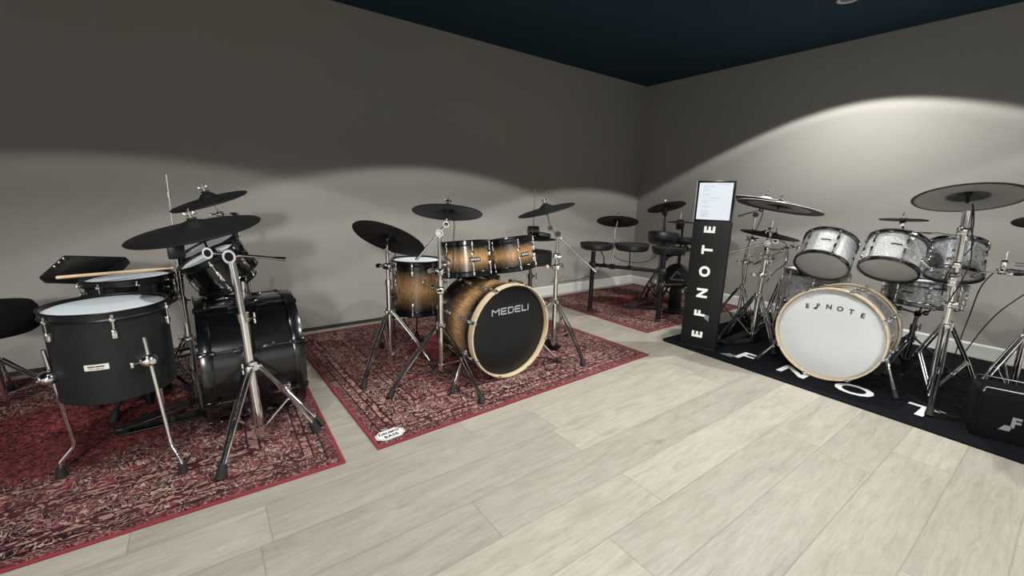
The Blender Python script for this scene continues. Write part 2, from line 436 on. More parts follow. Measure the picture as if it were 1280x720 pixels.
rugA = rug('red and black persian style rug under the black kit with the drumstick', (-5.235, -1.01), 1.0, .9, math.radians(-1.2), mat_rug('persian_rug_black_kit', 1.0, .9, 0.), 'rug_edge', group=GR)
rugB = rug('red persian style rug with a white octagonal badge on its corner', (-3.142, -.985), 1.0, .9, math.radians(1.8), mat_rug('persian_rug_burst_kit', 1.0, .9, 3.1), 'rug_edge', group=GR)
rugC = rug('red persian style rug in the room corner under the rack kit', (-.875, -.815), .82, .70, math.radians(.5), mat_rug('persian_rug_corner', .82, .70, 6.4), 'rug_edge', group=GR)
rd = rug('black carpet with large white letters under the silver sparkle kit', (-.935, -2.93), .86, 1.21, math.radians(-2.2), M['black_rug'], None, .05)
RT = .008

# white octagonal print on the middle rug (front left corner)
BR = M4(Matrix.Rotation(math.radians(3), 3, 'Z'), (-.912, -.818, RT+.0006)) @ Matrix.Scale(.80, 4)
mb = MB(); pts = []
OCT = [(-.085, -.02), (-.085, .02), (-.045, .052), (.045, .052), (.085, .02), (.085, -.02), (.045, -.052), (-.045, -.052)]
mb.add([BR @ V((x, y, 0)) for x, y in OCT], [tuple(range(8))])
mb.build('badge_print', 'white_print', rugB, smooth=False)
mb = MB()
for k in range(8):
    a, b2 = V((*OCT[k], .0004))*.93, V((*OCT[(k+1) % 8], .0004))*.93
    a2, b3 = a*.95, b2*.95
    mb.add([BR @ p for p in (a, b2, b3, a2)], [(0, 1, 2, 3)])
put_text(mb, "DRUM'N", .031, BR @ Matrix.Translation((0, .018, .0005)), 1.05, .0016)
put_text(mb, 'BASE', .037, BR @ Matrix.Translation((0, -.02, .0005)), 1.1, .0016)
mb.build('badge_lettering', 'black_print', rugB, smooth=False)

# letters woven in the black rug
def note_flag(mb, m4, s):
    mb.add([m4 @ V(p) for p in ((-.62*s, -.50*s, 0), (-.10*s, -.50*s, 0), (-.02*s, -.12*s, 0), (-.38*s, -.12*s, 0))], [(0, 1, 2, 3)])
Rl = Matrix(((0, 1, 0), (-1, 0, 0), (0, 0, 1)))          # letter x -> -Y, letter y -> +X
rl = Matrix.Rotation(math.radians(-2.2), 3, 'Z')
for ch, yy in zip('EFNOTE', (-1.93, -2.262, -2.585, -2.905, -3.215, -3.53)):
    w = rl.inverted() @ V((-1.565-(-2.2+(-yy)*.0)*0-.0-(.038*(-yy-1.93)), yy+2.93, 0)); w = rl.inverted() @ V((-1.555-.02*(-yy-2.5)+.935+(.05 if yy < -3.5 else 0), yy+2.93, 0))
    m4 = M4(Rl, (w.x, w.y, RT+.0006))
    mb = MB(); put_text(mb, ch, .235, m4, 1, .005, 1.05)
    mb.build('letter', 'white_print', rd, smooth=False)
    if ch == 'F':
        mb = MB(); note_flag(mb, m4 @ Matrix.Translation((-.03, -.02, 0)), .17); mb.build('logo_note', 'grey_print', rd, smooth=False)

# ------------------------------------------------------------------ drums
def drum(name, label, cat, C, n, R, D, shell, hoop='black_metal', head='white_head', bottom='grey_head', lug='chrome', nlug=6, spin=0.,
         ref=(0, -1, 0), badge=None, badge_dir=(0, -1, 0), group=None, lower=True, hoop_h=.022):
    """axis n from bottom head centre C; local z up the axis, local y towards ref"""
    rot = frame(n, ref)
    t = thing(name, label, cat, C, rot, group)
    sm = mat_burst('sunburst_lacquer', D) if shell == 'burst' else shell
    mb = MB(); mb.lathe([(R-.006, .012), (R, .014), (R, D-.014), (R-.006, D-.012)] if lower else [(0, .004), (R-.006, 0), (R, .004), (R, D-.014), (R-.006, D-.012)], 56); mb.build('shell', sm, t)
    for z0, sgn in ((D, 1), (0, -1)) if lower else ((D, 1),):
        pr = [(R+.003, z0-sgn*hoop_h), (R+.011, z0-sgn*hoop_h), (R+.0125, z0-sgn*(hoop_h-.003)), (R+.008, z0-sgn*(hoop_h-.008)), (R+.008, z0+sgn*.006), (R+.012, z0+sgn*.009), (R+.009, z0+sgn*.012), (R+.002, z0+sgn*.010), (R+.001, z0+sgn*.001), (R+.003, z0-sgn*hoop_h)]
        mb = MB(); mb.lathe(pr, 56); mb.build('hoop', hoop, t)
        mb = MB(); mb.lathe([(0, z0+sgn*.003), (R*.6, z0+sgn*.003), (R-.012, z0+sgn*.002), (R+.002, z0-sgn*.004)], 48)
        mb.build('batter_head' if sgn > 0 else 'resonant_head', head if sgn > 0 else bottom, t)
    for k in range(nlug):
        a = spin+2*PI*k/nlug; u = V((math.cos(a), math.sin(a), 0)); w = V((-math.sin(a), math.cos(a), 0))
        rm = Matrix((w, V((0, 0, 1)), u)).transposed()
        mb = MB()
        zs = ((D-.07 if D > .16 else D*.5, 1), (.07 if D > .16 else D*.5, -1))
        for zl, sg in zs if lower else zs[:1]:
            ze = D if sg > 0 else 0
            if D > .16: mb = MB()
            mb.rbox(u*(R+.009)+V((0, 0, zl)), (.016, .034, .018), .004, rm)
            mb.cyl(u*(R+.013)+V((0, 0, zl)), u*(R+.013)+V((0, 0, ze-sg*.006)), .0032, seg=6)
            mb.rbox(u*(R+.014)+V((0, 0, ze-sg*(hoop_h-.006))), (.016, .013, .014), .003, rm)
            mb.cyl(u*(R+.013)+V((0, 0, ze-sg*.014)), u*(R+.013)+V((0, 0, ze+sg*.002)), .005, seg=6)
            if D > .16: mb.build('lug', lug, t)
        if D <= .16: mb.build('lug', lug, t)
    if badge:
        bd = rot.inverted() @ V(badge_dir); a = math.atan2(bd.y, bd.x)
        def arcplate(hw, z0, z1, dr, mat, nm, par):
            mb = MB(); ks = 8
            for i in range(ks+1):
                aa = a+(i/ks-.5)*2*hw/R
                for zz in (z0, z1): mb.v.append(V(((R+dr)*math.cos(aa), (R+dr)*math.sin(aa), zz)))
            for i in range(ks): mb.f.append((2*i, 2*i+2, 2*i+3, 2*i+1)); mb.mi.append(0)
            return mb.build(nm, mat, par)
        if badge == 'plate':
            arcplate(.034, D*.44-.011, D*.44+.011, .0015, 'badge_white', 'badge', t)
            mb = MB()
            for (x0, x1, zz, hh) in ((-.024, -.004, .003, .0022), (-.002, .022, .003, .0022), (-.022, -.008, -.005, .001), (-.005, .01, -.005, .001), (.013, .02, -.005, .001)):
                ks = 4
                for i in range(ks):
                    q = []
                    for xx, z2 in ((x0+(x1-x0)*i/ks, zz-hh), (x0+(x1-x0)*(i+1)/ks, zz-hh), (x0+(x1-x0)*(i+1)/ks, zz+hh), (x0+(x1-x0)*i/ks, zz+hh)):
                        aa = a+xx/R; q.append(V(((R+.0022)*math.cos(aa), (R+.0022)*math.sin(aa), D*.44+z2)))
                    mb.add(q, [(0, 1, 2, 3)])
            mb.build('badge_marks', 'black_print', t)
        elif badge == 'bar': arcplate(.027, D*.55-.005, D*.55+.005, .0018, 'black_print', 'badge', t)
        elif badge == 'logo':
            arcplate(.036, D*.47-.013, D*.47+.013, .0015, 'badge_dark', 'badge', t)
            mb = MB()
            for xx, hw2 in ((-.026, .004), (-.014, .006), (0, .005), (.012, .004), (.024, .006)):
                q = []
                for x2, z2 in ((xx-hw2, -.007), (xx+hw2, -.007), (xx+hw2, .007), (xx-hw2, .007)):
                    aa = a+x2/R; q.append(V(((R+.0024)*math.cos(aa), (R+.0024)*math.sin(aa), D*.47+z2)))
                mb.add(q, [(0, 1, 2, 3)])
            mb.build('badge_marks', 'silver_print', t)
    return t, rot

def floor_leg(t, C, rot, R, base_xy, foot, ztop, zbr, mat='chrome', kink=True):
    """a bent floor tom leg in world coordinates, parented to t (rot/C = frame of t)"""
    inv = rot.inverted(); L = lambda p: inv @ (V(p)-V(C))
    bx, by = base_xy; f = V(foot); out = (V((f.x, f.y, 0))-V((C[0], C[1], 0))).normalized()
    top = V((bx, by, ztop)); kn = V((f.x, f.y, 0))-out*.05+V((0, 0, .125))
    pts = [top, top+(kn-top)*.94, kn+(top-kn)*.02-V((0, 0, .002)), kn+(f-kn)*.12, f+V((0, 0, .06))-out*.006, f+V((0, 0, .03))] if kink else [top, f+V((0, 0, .03))]
    mb = MB(); mb.tube([L(p) for p in pts], .0068, 10); lg = mb.build('leg', mat, t)
    mb = MB(); mb.cyl(L(f+V((0, 0, .038))), L(f+V((0, 0, .0))), .012, .019, 12); mb.build('rubber_foot', 'black_rubber', lg)
    c = V((bx, by, zbr)); o2 = (V((C[0], C[1], 0))-V((bx, by, 0))).normalized()
    mb = MB()
    mb.sphere(L(c-o2*.002), .030, 16, (1, 1, .85)); mb.cyl(L(c-o2*.034), L(c-o2*.02), .010, seg=12); mb.cyl(L(c), L(V((C[0], C[1], zbr))-o2*(R-.012)), .017, seg=12)
    mb.cyl(L(c-o2*.004+V((-o2.y, o2.x, 0))*.045), L(c-o2*.004), .004, seg=8); mb.rbox(L(c-o2*.004+V((-o2.y, o2.x, 0))*.05), (.01, .022, .022), .003)
    mb.build('leg_bracket', mat, t)

def kick(label, C, n, R, D, shell, hoop, head, lug, nclaw=8, spin=0., spurs=(), group=None, lugmat=None, clawmat=None):
    """front head centre C, facing n; local z = n, origin at the front head, body behind at z<0"""
    rot = frame(n, (0, 0, 1)); t = thing('bass_drum', label, 'drum', C, rot, group)
    inv = rot.inverted()
    mb = MB(); mb.lathe([(R-.018, -.03), (R-.012, -.03), (R-.012, -D+.03), (R-.018, -D+.03)], 72)
    if shell == 'burst':
        sm = mat_burst_kick(D)
    else: sm = shell
    mb.build('shell', sm, t)
    for z0, sg in ((0, 1), (-D, -1)):
        pr = [(R-.009, z0-sg*.04), (R, z0-sg*.04), (R+.001, z0-sg*.037), (R+.001, z0+sg*.003), (R, z0+sg*.005), (R-.008, z0+sg*.005), (R-.009, z0+sg*.003), (R-.010, z0-sg*.034), (R-.009, z0-sg*.04)]
        mb = MB(); mb.lathe(pr, 80); mb.build('hoop', hoop[0] if sg > 0 else hoop[1], t)
        mb = MB(); mb.lathe([(0, z0-sg*.022), (R*.5, z0-sg*.022), (R-.02, z0-sg*.023), (R-.0105, z0-sg*.028)], 72)
        mb.build('front_head' if sg > 0 else 'batter_head', head if sg > 0 else 'white_head', t)
    for k in range(nclaw):
        a = spin+2*PI*k/nclaw; u = V((math.cos(a), math.sin(a), 0)); w = V((-math.sin(a), math.cos(a), 0))
        rm = Matrix((w, V((0, 0, 1)), u)).transposed()
        for z0, sg in ((0, 1), (-D, -1)):
            mb = MB()
            mb.rbox(u*(R+.004)+V((0, 0, z0-sg*.016)), (.022, .050, .008), .003, rm)
            mb.rbox(u*(R-.003)+V((0, 0, z0+sg*.008)), (.022, .007, .014), .003, rm)
            mb.rbox(u*(R+.008)+V((0, 0, z0-sg*.047)), (.018, .016, .016), .003, rm)
            cl = mb.build('tension_claw', clawmat or lug, t)
            mb = MB(); mb.cyl(u*(R+.009)+V((0, 0, z0-sg*.03)), u*(R+.009)+V((0, 0, z0-sg*.135)), .0038, seg=8); mb.build('tension_rod', lug, cl)
            mb = MB(); mb.rbox(u*(R-.001)+V((0, 0, z0-sg*.14)), (.022, .05, .024), .006, rm); mb.build('lug', lugmat or lug, t)
    for (pa, foot) in spurs:
        pa, foot = V(pa), V(foot)
        a, f = inv @ (pa-V(C)), inv @ (foot-V(C))
        mb = MB(); d = (f-a).normalized()
        mb.cyl(a-d*.02, a+d*.05, .011, seg=12); mb.cyl(a, f-d*.05, .007, seg=10)
        for k in range(5): mb.cyl(f-d*(.06+k*.012), f-d*(.066+k*.012), .0095, seg=10)
        s = mb.build('spur', 'chrome', t)
        mb = MB(); mb.cyl(f-d*.055, f-d*.004, .010, .015, 12); mb.build('rubber_foot', 'black_rubber', s)
        u = V((a.x, a.y, 0)).normalized(); rm = Matrix((V((-u.y, u.x, 0)), V((0, 0, 1)), u)).transposed()
        mb = MB(); mb.rbox(u*(R-.002)+V((0, 0, a.z)), (.045, .055, .026), .008, rm); mb.build('spur_bracket', 'chrome', t)
    return t, rot

def mat_burst_kick(D):
    m, nt, b = newmat('sunburst_kick_lacquer'); g = G(nt)
    tc = g.n('ShaderNodeTexCoord').outputs['Object']
    x, y, z = g.sep(tc)
    v = g.comb(g.math('MULTIPLY', g.math('ARCTAN2', y, x), 9.), g.math('MULTIPLY', z, 5.), 0.)
    wood = g.ramp(g.noise(v, 3., 4, .6, .6), [(.3, lin((124, 90, 54))), (.5, lin((170, 132, 86))), (.7, lin((192, 158, 112)))])
    t = g.math('DIVIDE', g.math('MULTIPLY', z, -1.), D)
    e = g.ramp(t, [(.20, (0, 0, 0)), (.34, (.7, .7, .7)), (.46, (1, 1, 1)), (.60, (.32, .32, .32)), (.8, (.02, .02, .02))])
    g.link(g.mix(e, lin((15, 12, 10)), wood), b.inputs['Base Color']); b.inputs['Roughness'].default_value = .25
    b.inputs['Coat Weight'].default_value = .5; b.inputs['Coat Roughness'].default_value = .1
    return m

# ------------------------------------------------------------------ cymbals
def cymbal(label, C, n, R, top='cymbal_rubber', under='cymbal_rubber', bell=.26, nut=True, group=None, name='cymbal', bellh=.034, cable=None, stem=.05):
    rot = frame(n, (0, -1, 0)); t = thing(name, label, 'cymbal', C, rot, group)
    h = bellh
    tp = [(R, 0), (R*.985, .003), (R*.8, .008), (R*.55, .0125), (R*bell*1.15, .017), (R*bell*.9, .022), (R*bell*.55, .0145+h*.7), (R*bell*.25, .016+h*.8), (0, .017+h*.8)]
    bt = [(R, 0), (R*.985, -.004), (R*.8, .0005), (R*.55, .005), (R*bell*1.15, .009), (R*bell*.9, .013), (R*bell*.55, .006+h*.7), (R*bell*.25, .007+h*.8), (0, .008+h*.8)]
    if h < .01: bt = [(R, 0), (R*.985, -.004), (R*.5, -.004), (0, -.004)]; tp = [(R, 0), (R*.985, .003), (R*.5, .004), (0, .005)]
    mb = MB(); mb.lathe(tp, 64); mb.build('pad', top, t)
    mb = MB(); mb.lathe(bt, 64); mb.build('underside', under, t)
    zt = tp[-1][1]
    mb = MB(); mb.lathe([(0, zt), (.017, zt), (.018, zt+.007), (0, zt+.008)], 20); mb.build('felt_washer', 'felt', t)
    if nut:
        mb = MB(); mb.cyl((0, 0, zt+.006), (0, 0, zt+.032), .0075, seg=12); mb.cyl((0, 0, zt+.03), (0, 0, zt+.045), .0035, seg=8)
        for s in (-1, 1): mb.rbox((s*.014, 0, zt+.024), (.018, .005, .014), .002, Matrix.Rotation(-s*.5, 3, 'Y'))
        mb.build('wing_nut', 'chrome', t)
    mb = MB(); z0 = bt[-1][1]
    mb.cyl((0, 0, z0+.002), (0, 0, z0-.018), .016, seg=16); mb.cyl((0, 0, z0-.015), (0, 0, z0-stem), .0075, seg=10); mb.build('sleeve', 'black_rubber', t)
    return t

# ------------------------------------------------------------------ stands
def stand(label, base, feet, top, zc=.36, name='cymbal_stand', group=None, mats='chrome', r0=.0155, r1=.0115, zmid=None, boom=None, arms=(), double=True, gz=RT, foot_r=.016, brace_at=.5, zlow=.06, gear=1., extra=()):
    bx, by = base; t = thing(name, label, 'stand', (bx, by, gz), None, group)
    B = V((bx, by, gz)); L = lambda p: V(p)-B
    T = V(top); zmid = zmid or zc+(T.z-zc)*.45
    P = lambda z: V((bx+(T.x-bx)*max(0, z-zc)/max(.01, T.z-zc), by+(T.y-by)*max(0, z-zc)/max(.01, T.z-zc), z))
    mb = MB(); mb.cyl(L(P(zlow-.02)), L(P(zmid)), r0, seg=16); mb.build('lower_tube', mats, t)
    mb = MB(); mb.cyl(L(P(zmid-.02)), L(T), r1, seg=14); mb.build('upper_tube', mats, t)
    for zz, s in ((zmid, 1), (zc+.01, -1)):
        mb = MB(); mb.cyl(L(P(zz-.022)), L(P(zz+.014)), r0+.005, seg=16)
        c = P(zz-.004); d = V((.8*s, -.55, 0)).normalized()
        mb.cyl(L(c), L(c+d*.04), .005, seg=8)
        for k in (-1, 1): mb.rbox(L(c+d*.047+V((0, 0, k*.013))), (.008, .008, .022), .003)
        mb.build('clamp', mats, t)
    for fx, fy in feet:
        f = V((fx, fy, gz)); d = V((fx-bx, fy-by, 0)).normalized(); w = V((-d.y, d.x, 0))
        pt = V((bx, by, zc))+d*.024; pf = f+V((0, 0, .028))
        leg = MB()
        offs = (-.0105, .0105) if double else (0,)
        for o in offs: leg.tube([L(pt+w*o), L(pt+(pf-pt)*.5+w*o*1.1+V((0, 0, .012))), L(pf+w*o*.5)], .0062 if double else .007, 8)
        leg.rbox(L(pt-d*.006), (.03, .03, .026), .005)
        lg = leg.build('leg', mats, t)
        mid = pt+(pf-pt)*brace_at; lo = V((bx, by, zlow+.02))+d*.016
        mb = MB()
        for o in (-.006, .006): mb.tube([L(lo+w*o), L(mid+w*o)], .0046, 6)
        mb.cyl(L(mid-w*.018), L(mid+w*.018), .004, seg=8)
        mb.build('brace', mats, lg)
        dd = (pf-pt).normalized()
        mb = MB(); mb.cyl(L(pf-dd*.03), L(f+V((0, 0, .004))+d*.004), foot_r*.8, foot_r*1.25, 12); mb.build('rubber_foot', 'black_rubber', lg)
    mb = MB(); mb.cyl(L(V((bx, by, zlow-.005))), L(V((bx, by, zlow+.035))), r0+.005, seg=14); mb.build('lower_collar', mats, t)
    if boom:
        cw, j, tl, up = (V(p) for p in boom)
        mb = MB(); mb.cyl(L(cw), L(tl), .0062, seg=12); d = (cw-j).normalized()
        mb.cyl(L(cw), L(cw-d*.04), .0085, seg=12); mb.build('boom_arm', mats, t)
        side = (tl-j).cross(V((0, 0, 1))).normalized()
        mb = MB(); mb.cyl(L(j-side*.018), L(j+side*.018), .022*gear, seg=20); mb.cyl(L(j+side*.018), L(j+side*.03), .012, seg=14)
        mb.cyl(L(j-V((0, 0, .03))), L(j), .014, seg=14); bc = mb.build('boom_clamp', mats, t)
        for q, rr, hw in ((j, .0145*gear, .0188), (tl, .0115*gear, .0128)):
            for sd in (-1, 1):
                mb = MB(); mb.cyl(L(q+side*sd*hw*.9), L(q+side*sd*hw), rr, seg=18); mb.build('gear_hub', 'black_metal', bc)
        mb = MB(); mb.cyl(L(tl-side*.012), L(tl+side*.012), .018*gear, seg=18); u = (up-tl).normalized()
        mb.cyl(L(tl-u*.006), L(up), .0048, seg=10)
        mb.cyl(L(tl+side*.012), L(tl+side*.04), .004, seg=8); mb.rbox(L(tl+side*.044), (.02, .008, .012), .003)
        mb.build('tilter', mats, t)
    for k, zz in enumerate(extra):
        c = P(zz); a = 2.3+k*1.9; d = V((math.cos(a), math.sin(a), 0)); w2 = V((-d.y, d.x, 0))
        mb = MB(); mb.rbox(L(c), (.052, .046, .04), .009, Matrix.Rotation(a, 3, 'Z')); mb.cyl(L(c+d*.02), L(c+d*.062), .009, seg=10)
        mb.cyl(L(c+d*.062-w2*.012), L(c+d*.062+w2*.012), .014, seg=12); mb.cyl(L(c-d*.02), L(c-d*.05), .005, seg=8)
        for q in (-1, 1): mb.rbox(L(c-d*.055+V((0, 0, q*.014))), (.008, .008, .024), .003)
        mb.build('multi_clamp', mats, t)
    for pts in arms:
        pts = [V(p) for p in pts]
        mb = MB(); mb.tube([L(p) for p in pts], .0062, 10)
        mb.rbox(L(pts[0]), (.036, .036, .034), .006); mb.rbox(L(pts[-1]), (.028, .028, .03), .006)
        if len(pts) > 2: mb.sphere(L(pts[len(pts)//2]), .017, 12)
        mb.build('mount_arm', mats, t)
    return t
def straight_tilter(t, p, up, base, mats='chrome'):
    B = V((*base, RT)); p, up = V(p)-B, V(up)-B
    u = (up-p).normalized(); s = u.cross(V((.5, -.85, 0))).normalized(); s = V((.6, .8, 0))
    mb = MB(); mb.cyl(p-V((0, 0, .02)), p+V((0, 0, .004)), .013, seg=14); mb.cyl(p-s*.014, p+s*.014, .016, seg=16); mb.cyl(p, up, .0055, seg=10)
    mb.cyl(p+s*.014, p+s*.04, .004, seg=8); mb.rbox(p+s*.045, (.02, .01, .012), .003)
    mb.build('tilter', mats, t)
def cable(label, pts, r=.003, name='cable', group=None, mat='black_rubber'):
    pts = [V(p) for p in pts]; out = []
    n = len(pts)
    for i in range(n-1):
        p0, p1, p2, p3 = pts[max(i-1, 0)], pts[i], pts[i+1], pts[min(i+2, n-1)]
        for k in range(6):
            t = k/6; out.append(.5*((2*p1)+(p2-p0)*t+(2*p0-5*p1+4*p2-p3)*t*t+(3*p1-p0-3*p2+p3)*t**3))
    out.append(pts[-1]); b = V((pts[0].x, pts[0].y, 0))
    mb = MB(); mb.tube(out, r, 6); o = mb.build(name, mat, None, origin=b); o.location = b
    return tag(o, label, 'cable', group)
def pedal(label, base, d, name='kick_pedal', h=.2):
    """bass drum pedal: d points from heel to hoop"""
    d = V((d[0], d[1], 0)).normalized(); w = V((-d.y, d.x, 0)); t = thing(name, label, 'pedal', (*base, RT))
    rm = Matrix((d, w, V((0, 0, 1)))).transposed()
    sl = rm @ Matrix.Rotation(-.2, 3, 'Y')
    mb = MB(); mb.rbox(V((0, 0, .006)), (.33, .085, .01), .003, rm); mb.build('base_plate', 'black_metal', t)
    mb = MB(); mb.rbox(d*-.03+V((0, 0, .05)), (.26, .075, .009), .003, sl); mb.rbox(d*-.155+V((0, 0, .02)), (.05, .06, .024), .004, rm); mb.build('footboard', 'black_metal', t)
    mb = MB()
    for s in (-1, 1): mb.tube([d*.14+w*s*.045+V((0, 0, .012)), d*.13+w*s*.045+V((0, 0, h))], .008, 8)
    mb.cyl(d*.13-w*.055+V((0, 0, h)), d*.13+w*.055+V((0, 0, h)), .007, seg=10); mb.build('frame', 'dark_chrome', t)
    mb = MB(); mb.tube([d*.13+V((0, 0, h)), d*.10+V((0, 0, h+.12))], .004, 8); mb.cyl(d*.085+V((0, 0, h+.13)), d*.125+V((0, 0, h+.135)), .022, seg=14); mb.build('beater', 'dark_chrome', t)
    return t

# =================================================================== KIT A : black kit on the left
kA, rA = kick('large black lacquered bass drum of the left kit, seen from its side', (-4.305, -1.20, .302), (1, 0, 0), .293, .392, 'black_gloss', ('black_gloss', 'black_gloss'), 'kick_black_head', 'chrome', 8, spin=PI/8, lugmat='black_gloss', clawmat='black_chrome',
              spurs=(((-4.40, -1.475, .20), (-4.262, -1.585, RT)),))
CF = (-4.962, -1.392, .318)
ftA, rF = drum('floor_tom', 'black wrapped floor tom with small white badge and bent chrome legs', 'drum', CF, (0, 0, 1), .178, .335, 'black_satin', 'black_metal', 'white_head', 'black_plastic', 'chrome', 6, spin=-.35, lower=False,
               badge='plate', badge_dir=(-.18, -1, 0))
floor_leg(ftA, CF, rF, .178, (-5.135, -1.475), (-5.17, -1.424, RT), .53, .425)
floor_leg(ftA, CF, rF, .178, (-4.853, -1.573), (-4.795, -1.645, RT), .555, .465)
floor_leg(ftA, CF, rF, .178, (-4.868, -1.21), (-4.84, -1.165, RT), .48, .43)
sn, rs = drum('snare_drum', 'black snare drum with white head, a wooden drumstick lying across it', 'drum', (-4.932, -.95, .565), (-.03, .018, 1), .158, .12, 'black_gloss', 'black_metal', 'white_head', 'grey_head', 'chrome', 8, spin=.25)
stand('black tripod stand holding the black snare drum behind the floor tom', (-4.935, -.95), ((-5.066, -1.01), (-5.15, -.80), (-4.78, -.80)), (-4.932, -.95, .50), zc=.27, name='snare_stand', mats='black_metal', zmid=.36,
      arms=(((-4.932, -.95, .49), (-4.86, -1.0, .53), (-4.80, -1.05, .575)), ((-4.932, -.95, .49), (-5.02, -1.0, .53), (-5.07, -1.04, .575)), ((-4.932, -.95, .49), (-4.93, -.87, .53), (-4.93, -.79, .575)))) 
a0, a1 = V((-5.129, -1.14, .734)), V((-4.763, -.89, .708))
st = thing('drumstick', 'pale wooden drumstick resting on the rim of the black snare drum', 'drumstick', a0)
mb = MB(); d = a1-a0; u = d.normalized()
mb.cyl((0, 0, 0), d*.72, .0072, .0072, 12); mb.cyl(d*.719, d*.94, .0072, .0042, 12); mb.sphere((0, 0, 0), .0072, 10)
mb.build('shaft', 'stick_wood', st); mb = MB(); mb.sphere(d*.965, .0068, 12, (1.1, 1.1, 1)); mb.build('tip', 'stick_wood', st)
# two rack toms tilted to the drummer
nt = V((-.45, -.07, .89)).normalized()
for (C, R, D, lab) in ((V((-4.625, -1.03, .775)), .125, .165, 'black rack tom nearer the camera, tilted white head, below the large crash'), (V((-4.615, -.74, .795)), .145, .185, 'black rack tom farther back beside the wall shadow, tilted white head')):
    drum('rack_tom', lab, 'drum', C-nt*D, nt, R, D, 'black_gloss', 'black_metal', 'white_head', 'black_plastic', 'chrome', 6, spin=.5, ref=(0, -1, 0), group='black rack toms')
t = thing('tom_holder', 'chrome tom holder standing on the black bass drum below the black rack toms', 'tom holder', (-4.50, -1.16, .59))
mb = MB(); mb.cyl((0, 0, -.01), (0, 0, .10), .011, seg=14); mb.cyl((0, 0, -.004), (0, 0, .012), .03, seg=18); mb.build('post', 'chrome', t)
for tgt in ((-.055, .06, .07), (-.03, .26, .07)):
    mb = MB(); mb.tube([(0, 0, .085), (.0, tgt[1]*.6, .095), tgt], .008, 10); mb.rbox((0, 0, .085), (.035, .04, .03), .006); mb.build('tom_arm', 'chrome', t)
# front boom stand with the large crash
stA = stand('chrome boom stand in front of the black bass drum holding the large black crash', (-4.52, -1.58), ((-4.676, -1.775), (-4.305, -1.625), (-4.60, -1.40)), (-4.552, -1.55, .815), zc=.365, zmid=.585, r0=.019, r1=.014, gear=1.3,
      boom=((-4.37, -1.67, .829), (-4.548, -1.545, .836), (-4.62, -1.486, .847), (-4.648, -1.41, .945)), foot_r=.018)
cymbal('largest black crash cymbal of the left kit, held by the front boom stand', (-4.655, -1.398, .932), (-.203, -.10, .974), .24, bellh=.036)
cymbal('smaller black cymbal, highest of the left kit, above the large crash', (-4.588, -.983, 1.042), (-.303, -.091, .949), .17, bellh=.034)
stand('chrome cymbal stand behind the black rack toms holding the highest left cymbal', (-4.42, -.56), ((-4.32, -.30), (-4.62, -.50), (-4.20, -.62)), (-4.47, -.62, .94), zc=.4,
      boom=((-4.43, -.53, .945), (-4.47, -.62, .95), (-4.545, -.80, .968), (-4.583, -.97, 1.05)))
# hi-hat with its long pull rod
hh = (-4.75, -.875)
stand('chrome hi-hat stand with long thin pull rod rising above the large crash', hh, ((-4.88, -.70), (-4.60, -.72), (-4.74, -1.06)), (-4.75, -.875, .85), zc=.33, name='hi_hat_stand', zmid=.54)
h = thing('hi_hat', 'black hi-hat pad with clutch, half hidden behind the large left crash', 'hi-hat', (-4.75, -.875, .845))
mb = MB(); mb.lathe([(0, .03), (.03, .026), (.05, .01), (.12, .002), (.122, -.002), (.05, -.004), (0, -.004)], 48); mb.build('pad', 'cymbal_rubber', h)
mb = MB(); mb.rbox((0, 0, -.055), (.07, .07, .075), .01); mb.build('controller', 'black_plastic', h)
mb = MB(); mb.cyl((0, 0, .0), (.004, 0, .32), .0028, seg=8); mb.cyl((.003, 0, .21), (.003, 0, .235), .007, seg=10); mb.cyl((0, 0, .03), (0, 0, .075), .009, seg=12); mb.rbox((.014, 0, .065), (.02, .006, .01), .002); mb.build('pull_rod', 'chrome', h)
pedal('dark kick pedal at the batter side of the black bass drum', (-4.865, -1.15), (1, 0, 0))
# sound module
rm = Matrix.Rotation(math.radians(-37), 3, 'Z') @ Matrix.Rotation(math.radians(34), 3, 'X')
sm = thing('sound_module', 'flat black drum sound module tilted behind the snare drum', 'drum module', (-5.13, -.61, .685), rm)
mb = MB(); mb.rbox((0, 0, 0), (.33, .17, .045), .01); mb.build('case', 'black_plastic', sm)
mb = MB(); mb.rbox((.02, .0, .0235), (.25, .13, .002), .0008); mb.build('control_panel', 'black_gloss', sm)
for k in range(3):
    mb = MB(); mb.sphere((-.142, .055-.03*k, .0235), .003, 8); mb.build('led', 'led', sm)
stand('black stand carrying the tilted sound module of the left kit', (-5.12, -.52), ((-5.3, -.42), (-4.98, -.40), (-5.13, -.70)), (-5.155, -.57, .665), zc=.3, name='module_stand', mats='black_metal')
# throne at the left edge
th = thing('drum_throne', 'black round drum throne cut off by the left edge of the picture', 'stool', (-5.50, -.60, RT))
mb = MB(); mb.lathe([(0, .40), (.15, .40), (.172, .415), (.176, .45), (.174, .51), (.16, .535), (.10, .542), (0, .538)], 48); mb.build('seat_cushion', 'black_cloth', th)
mb = MB(); mb.cyl((0, 0, .06), (0, 0, .40), .014, seg=16); mb.cyl((0, 0, .385), (0, 0, .40), .06, seg=20); mb.build('post', 'chrome', th)
for a in (-.35, 1.75, 3.84):
    u = V((math.cos(a), math.sin(a), 0)); mb = MB()
    for o in (-.012, .012): w = V((-u.y, u.x, 0))*o; mb.tube([u*.02+w+V((0, 0, .27)), u*.29+w*.5+V((0, 0, .03))], .0055, 8)
    mb.tube([u*.02+V((0, 0, .09)), u*.17+V((0, 0, .14))], .005, 8)
    l = mb.build('leg', 'chrome', th); mb = MB(); mb.cyl(u*.275+V((0, 0, .045)), u*.30+V((0, 0, .0)), .014, .02, 12); mb.build('rubber_foot', 'black_rubber', l)

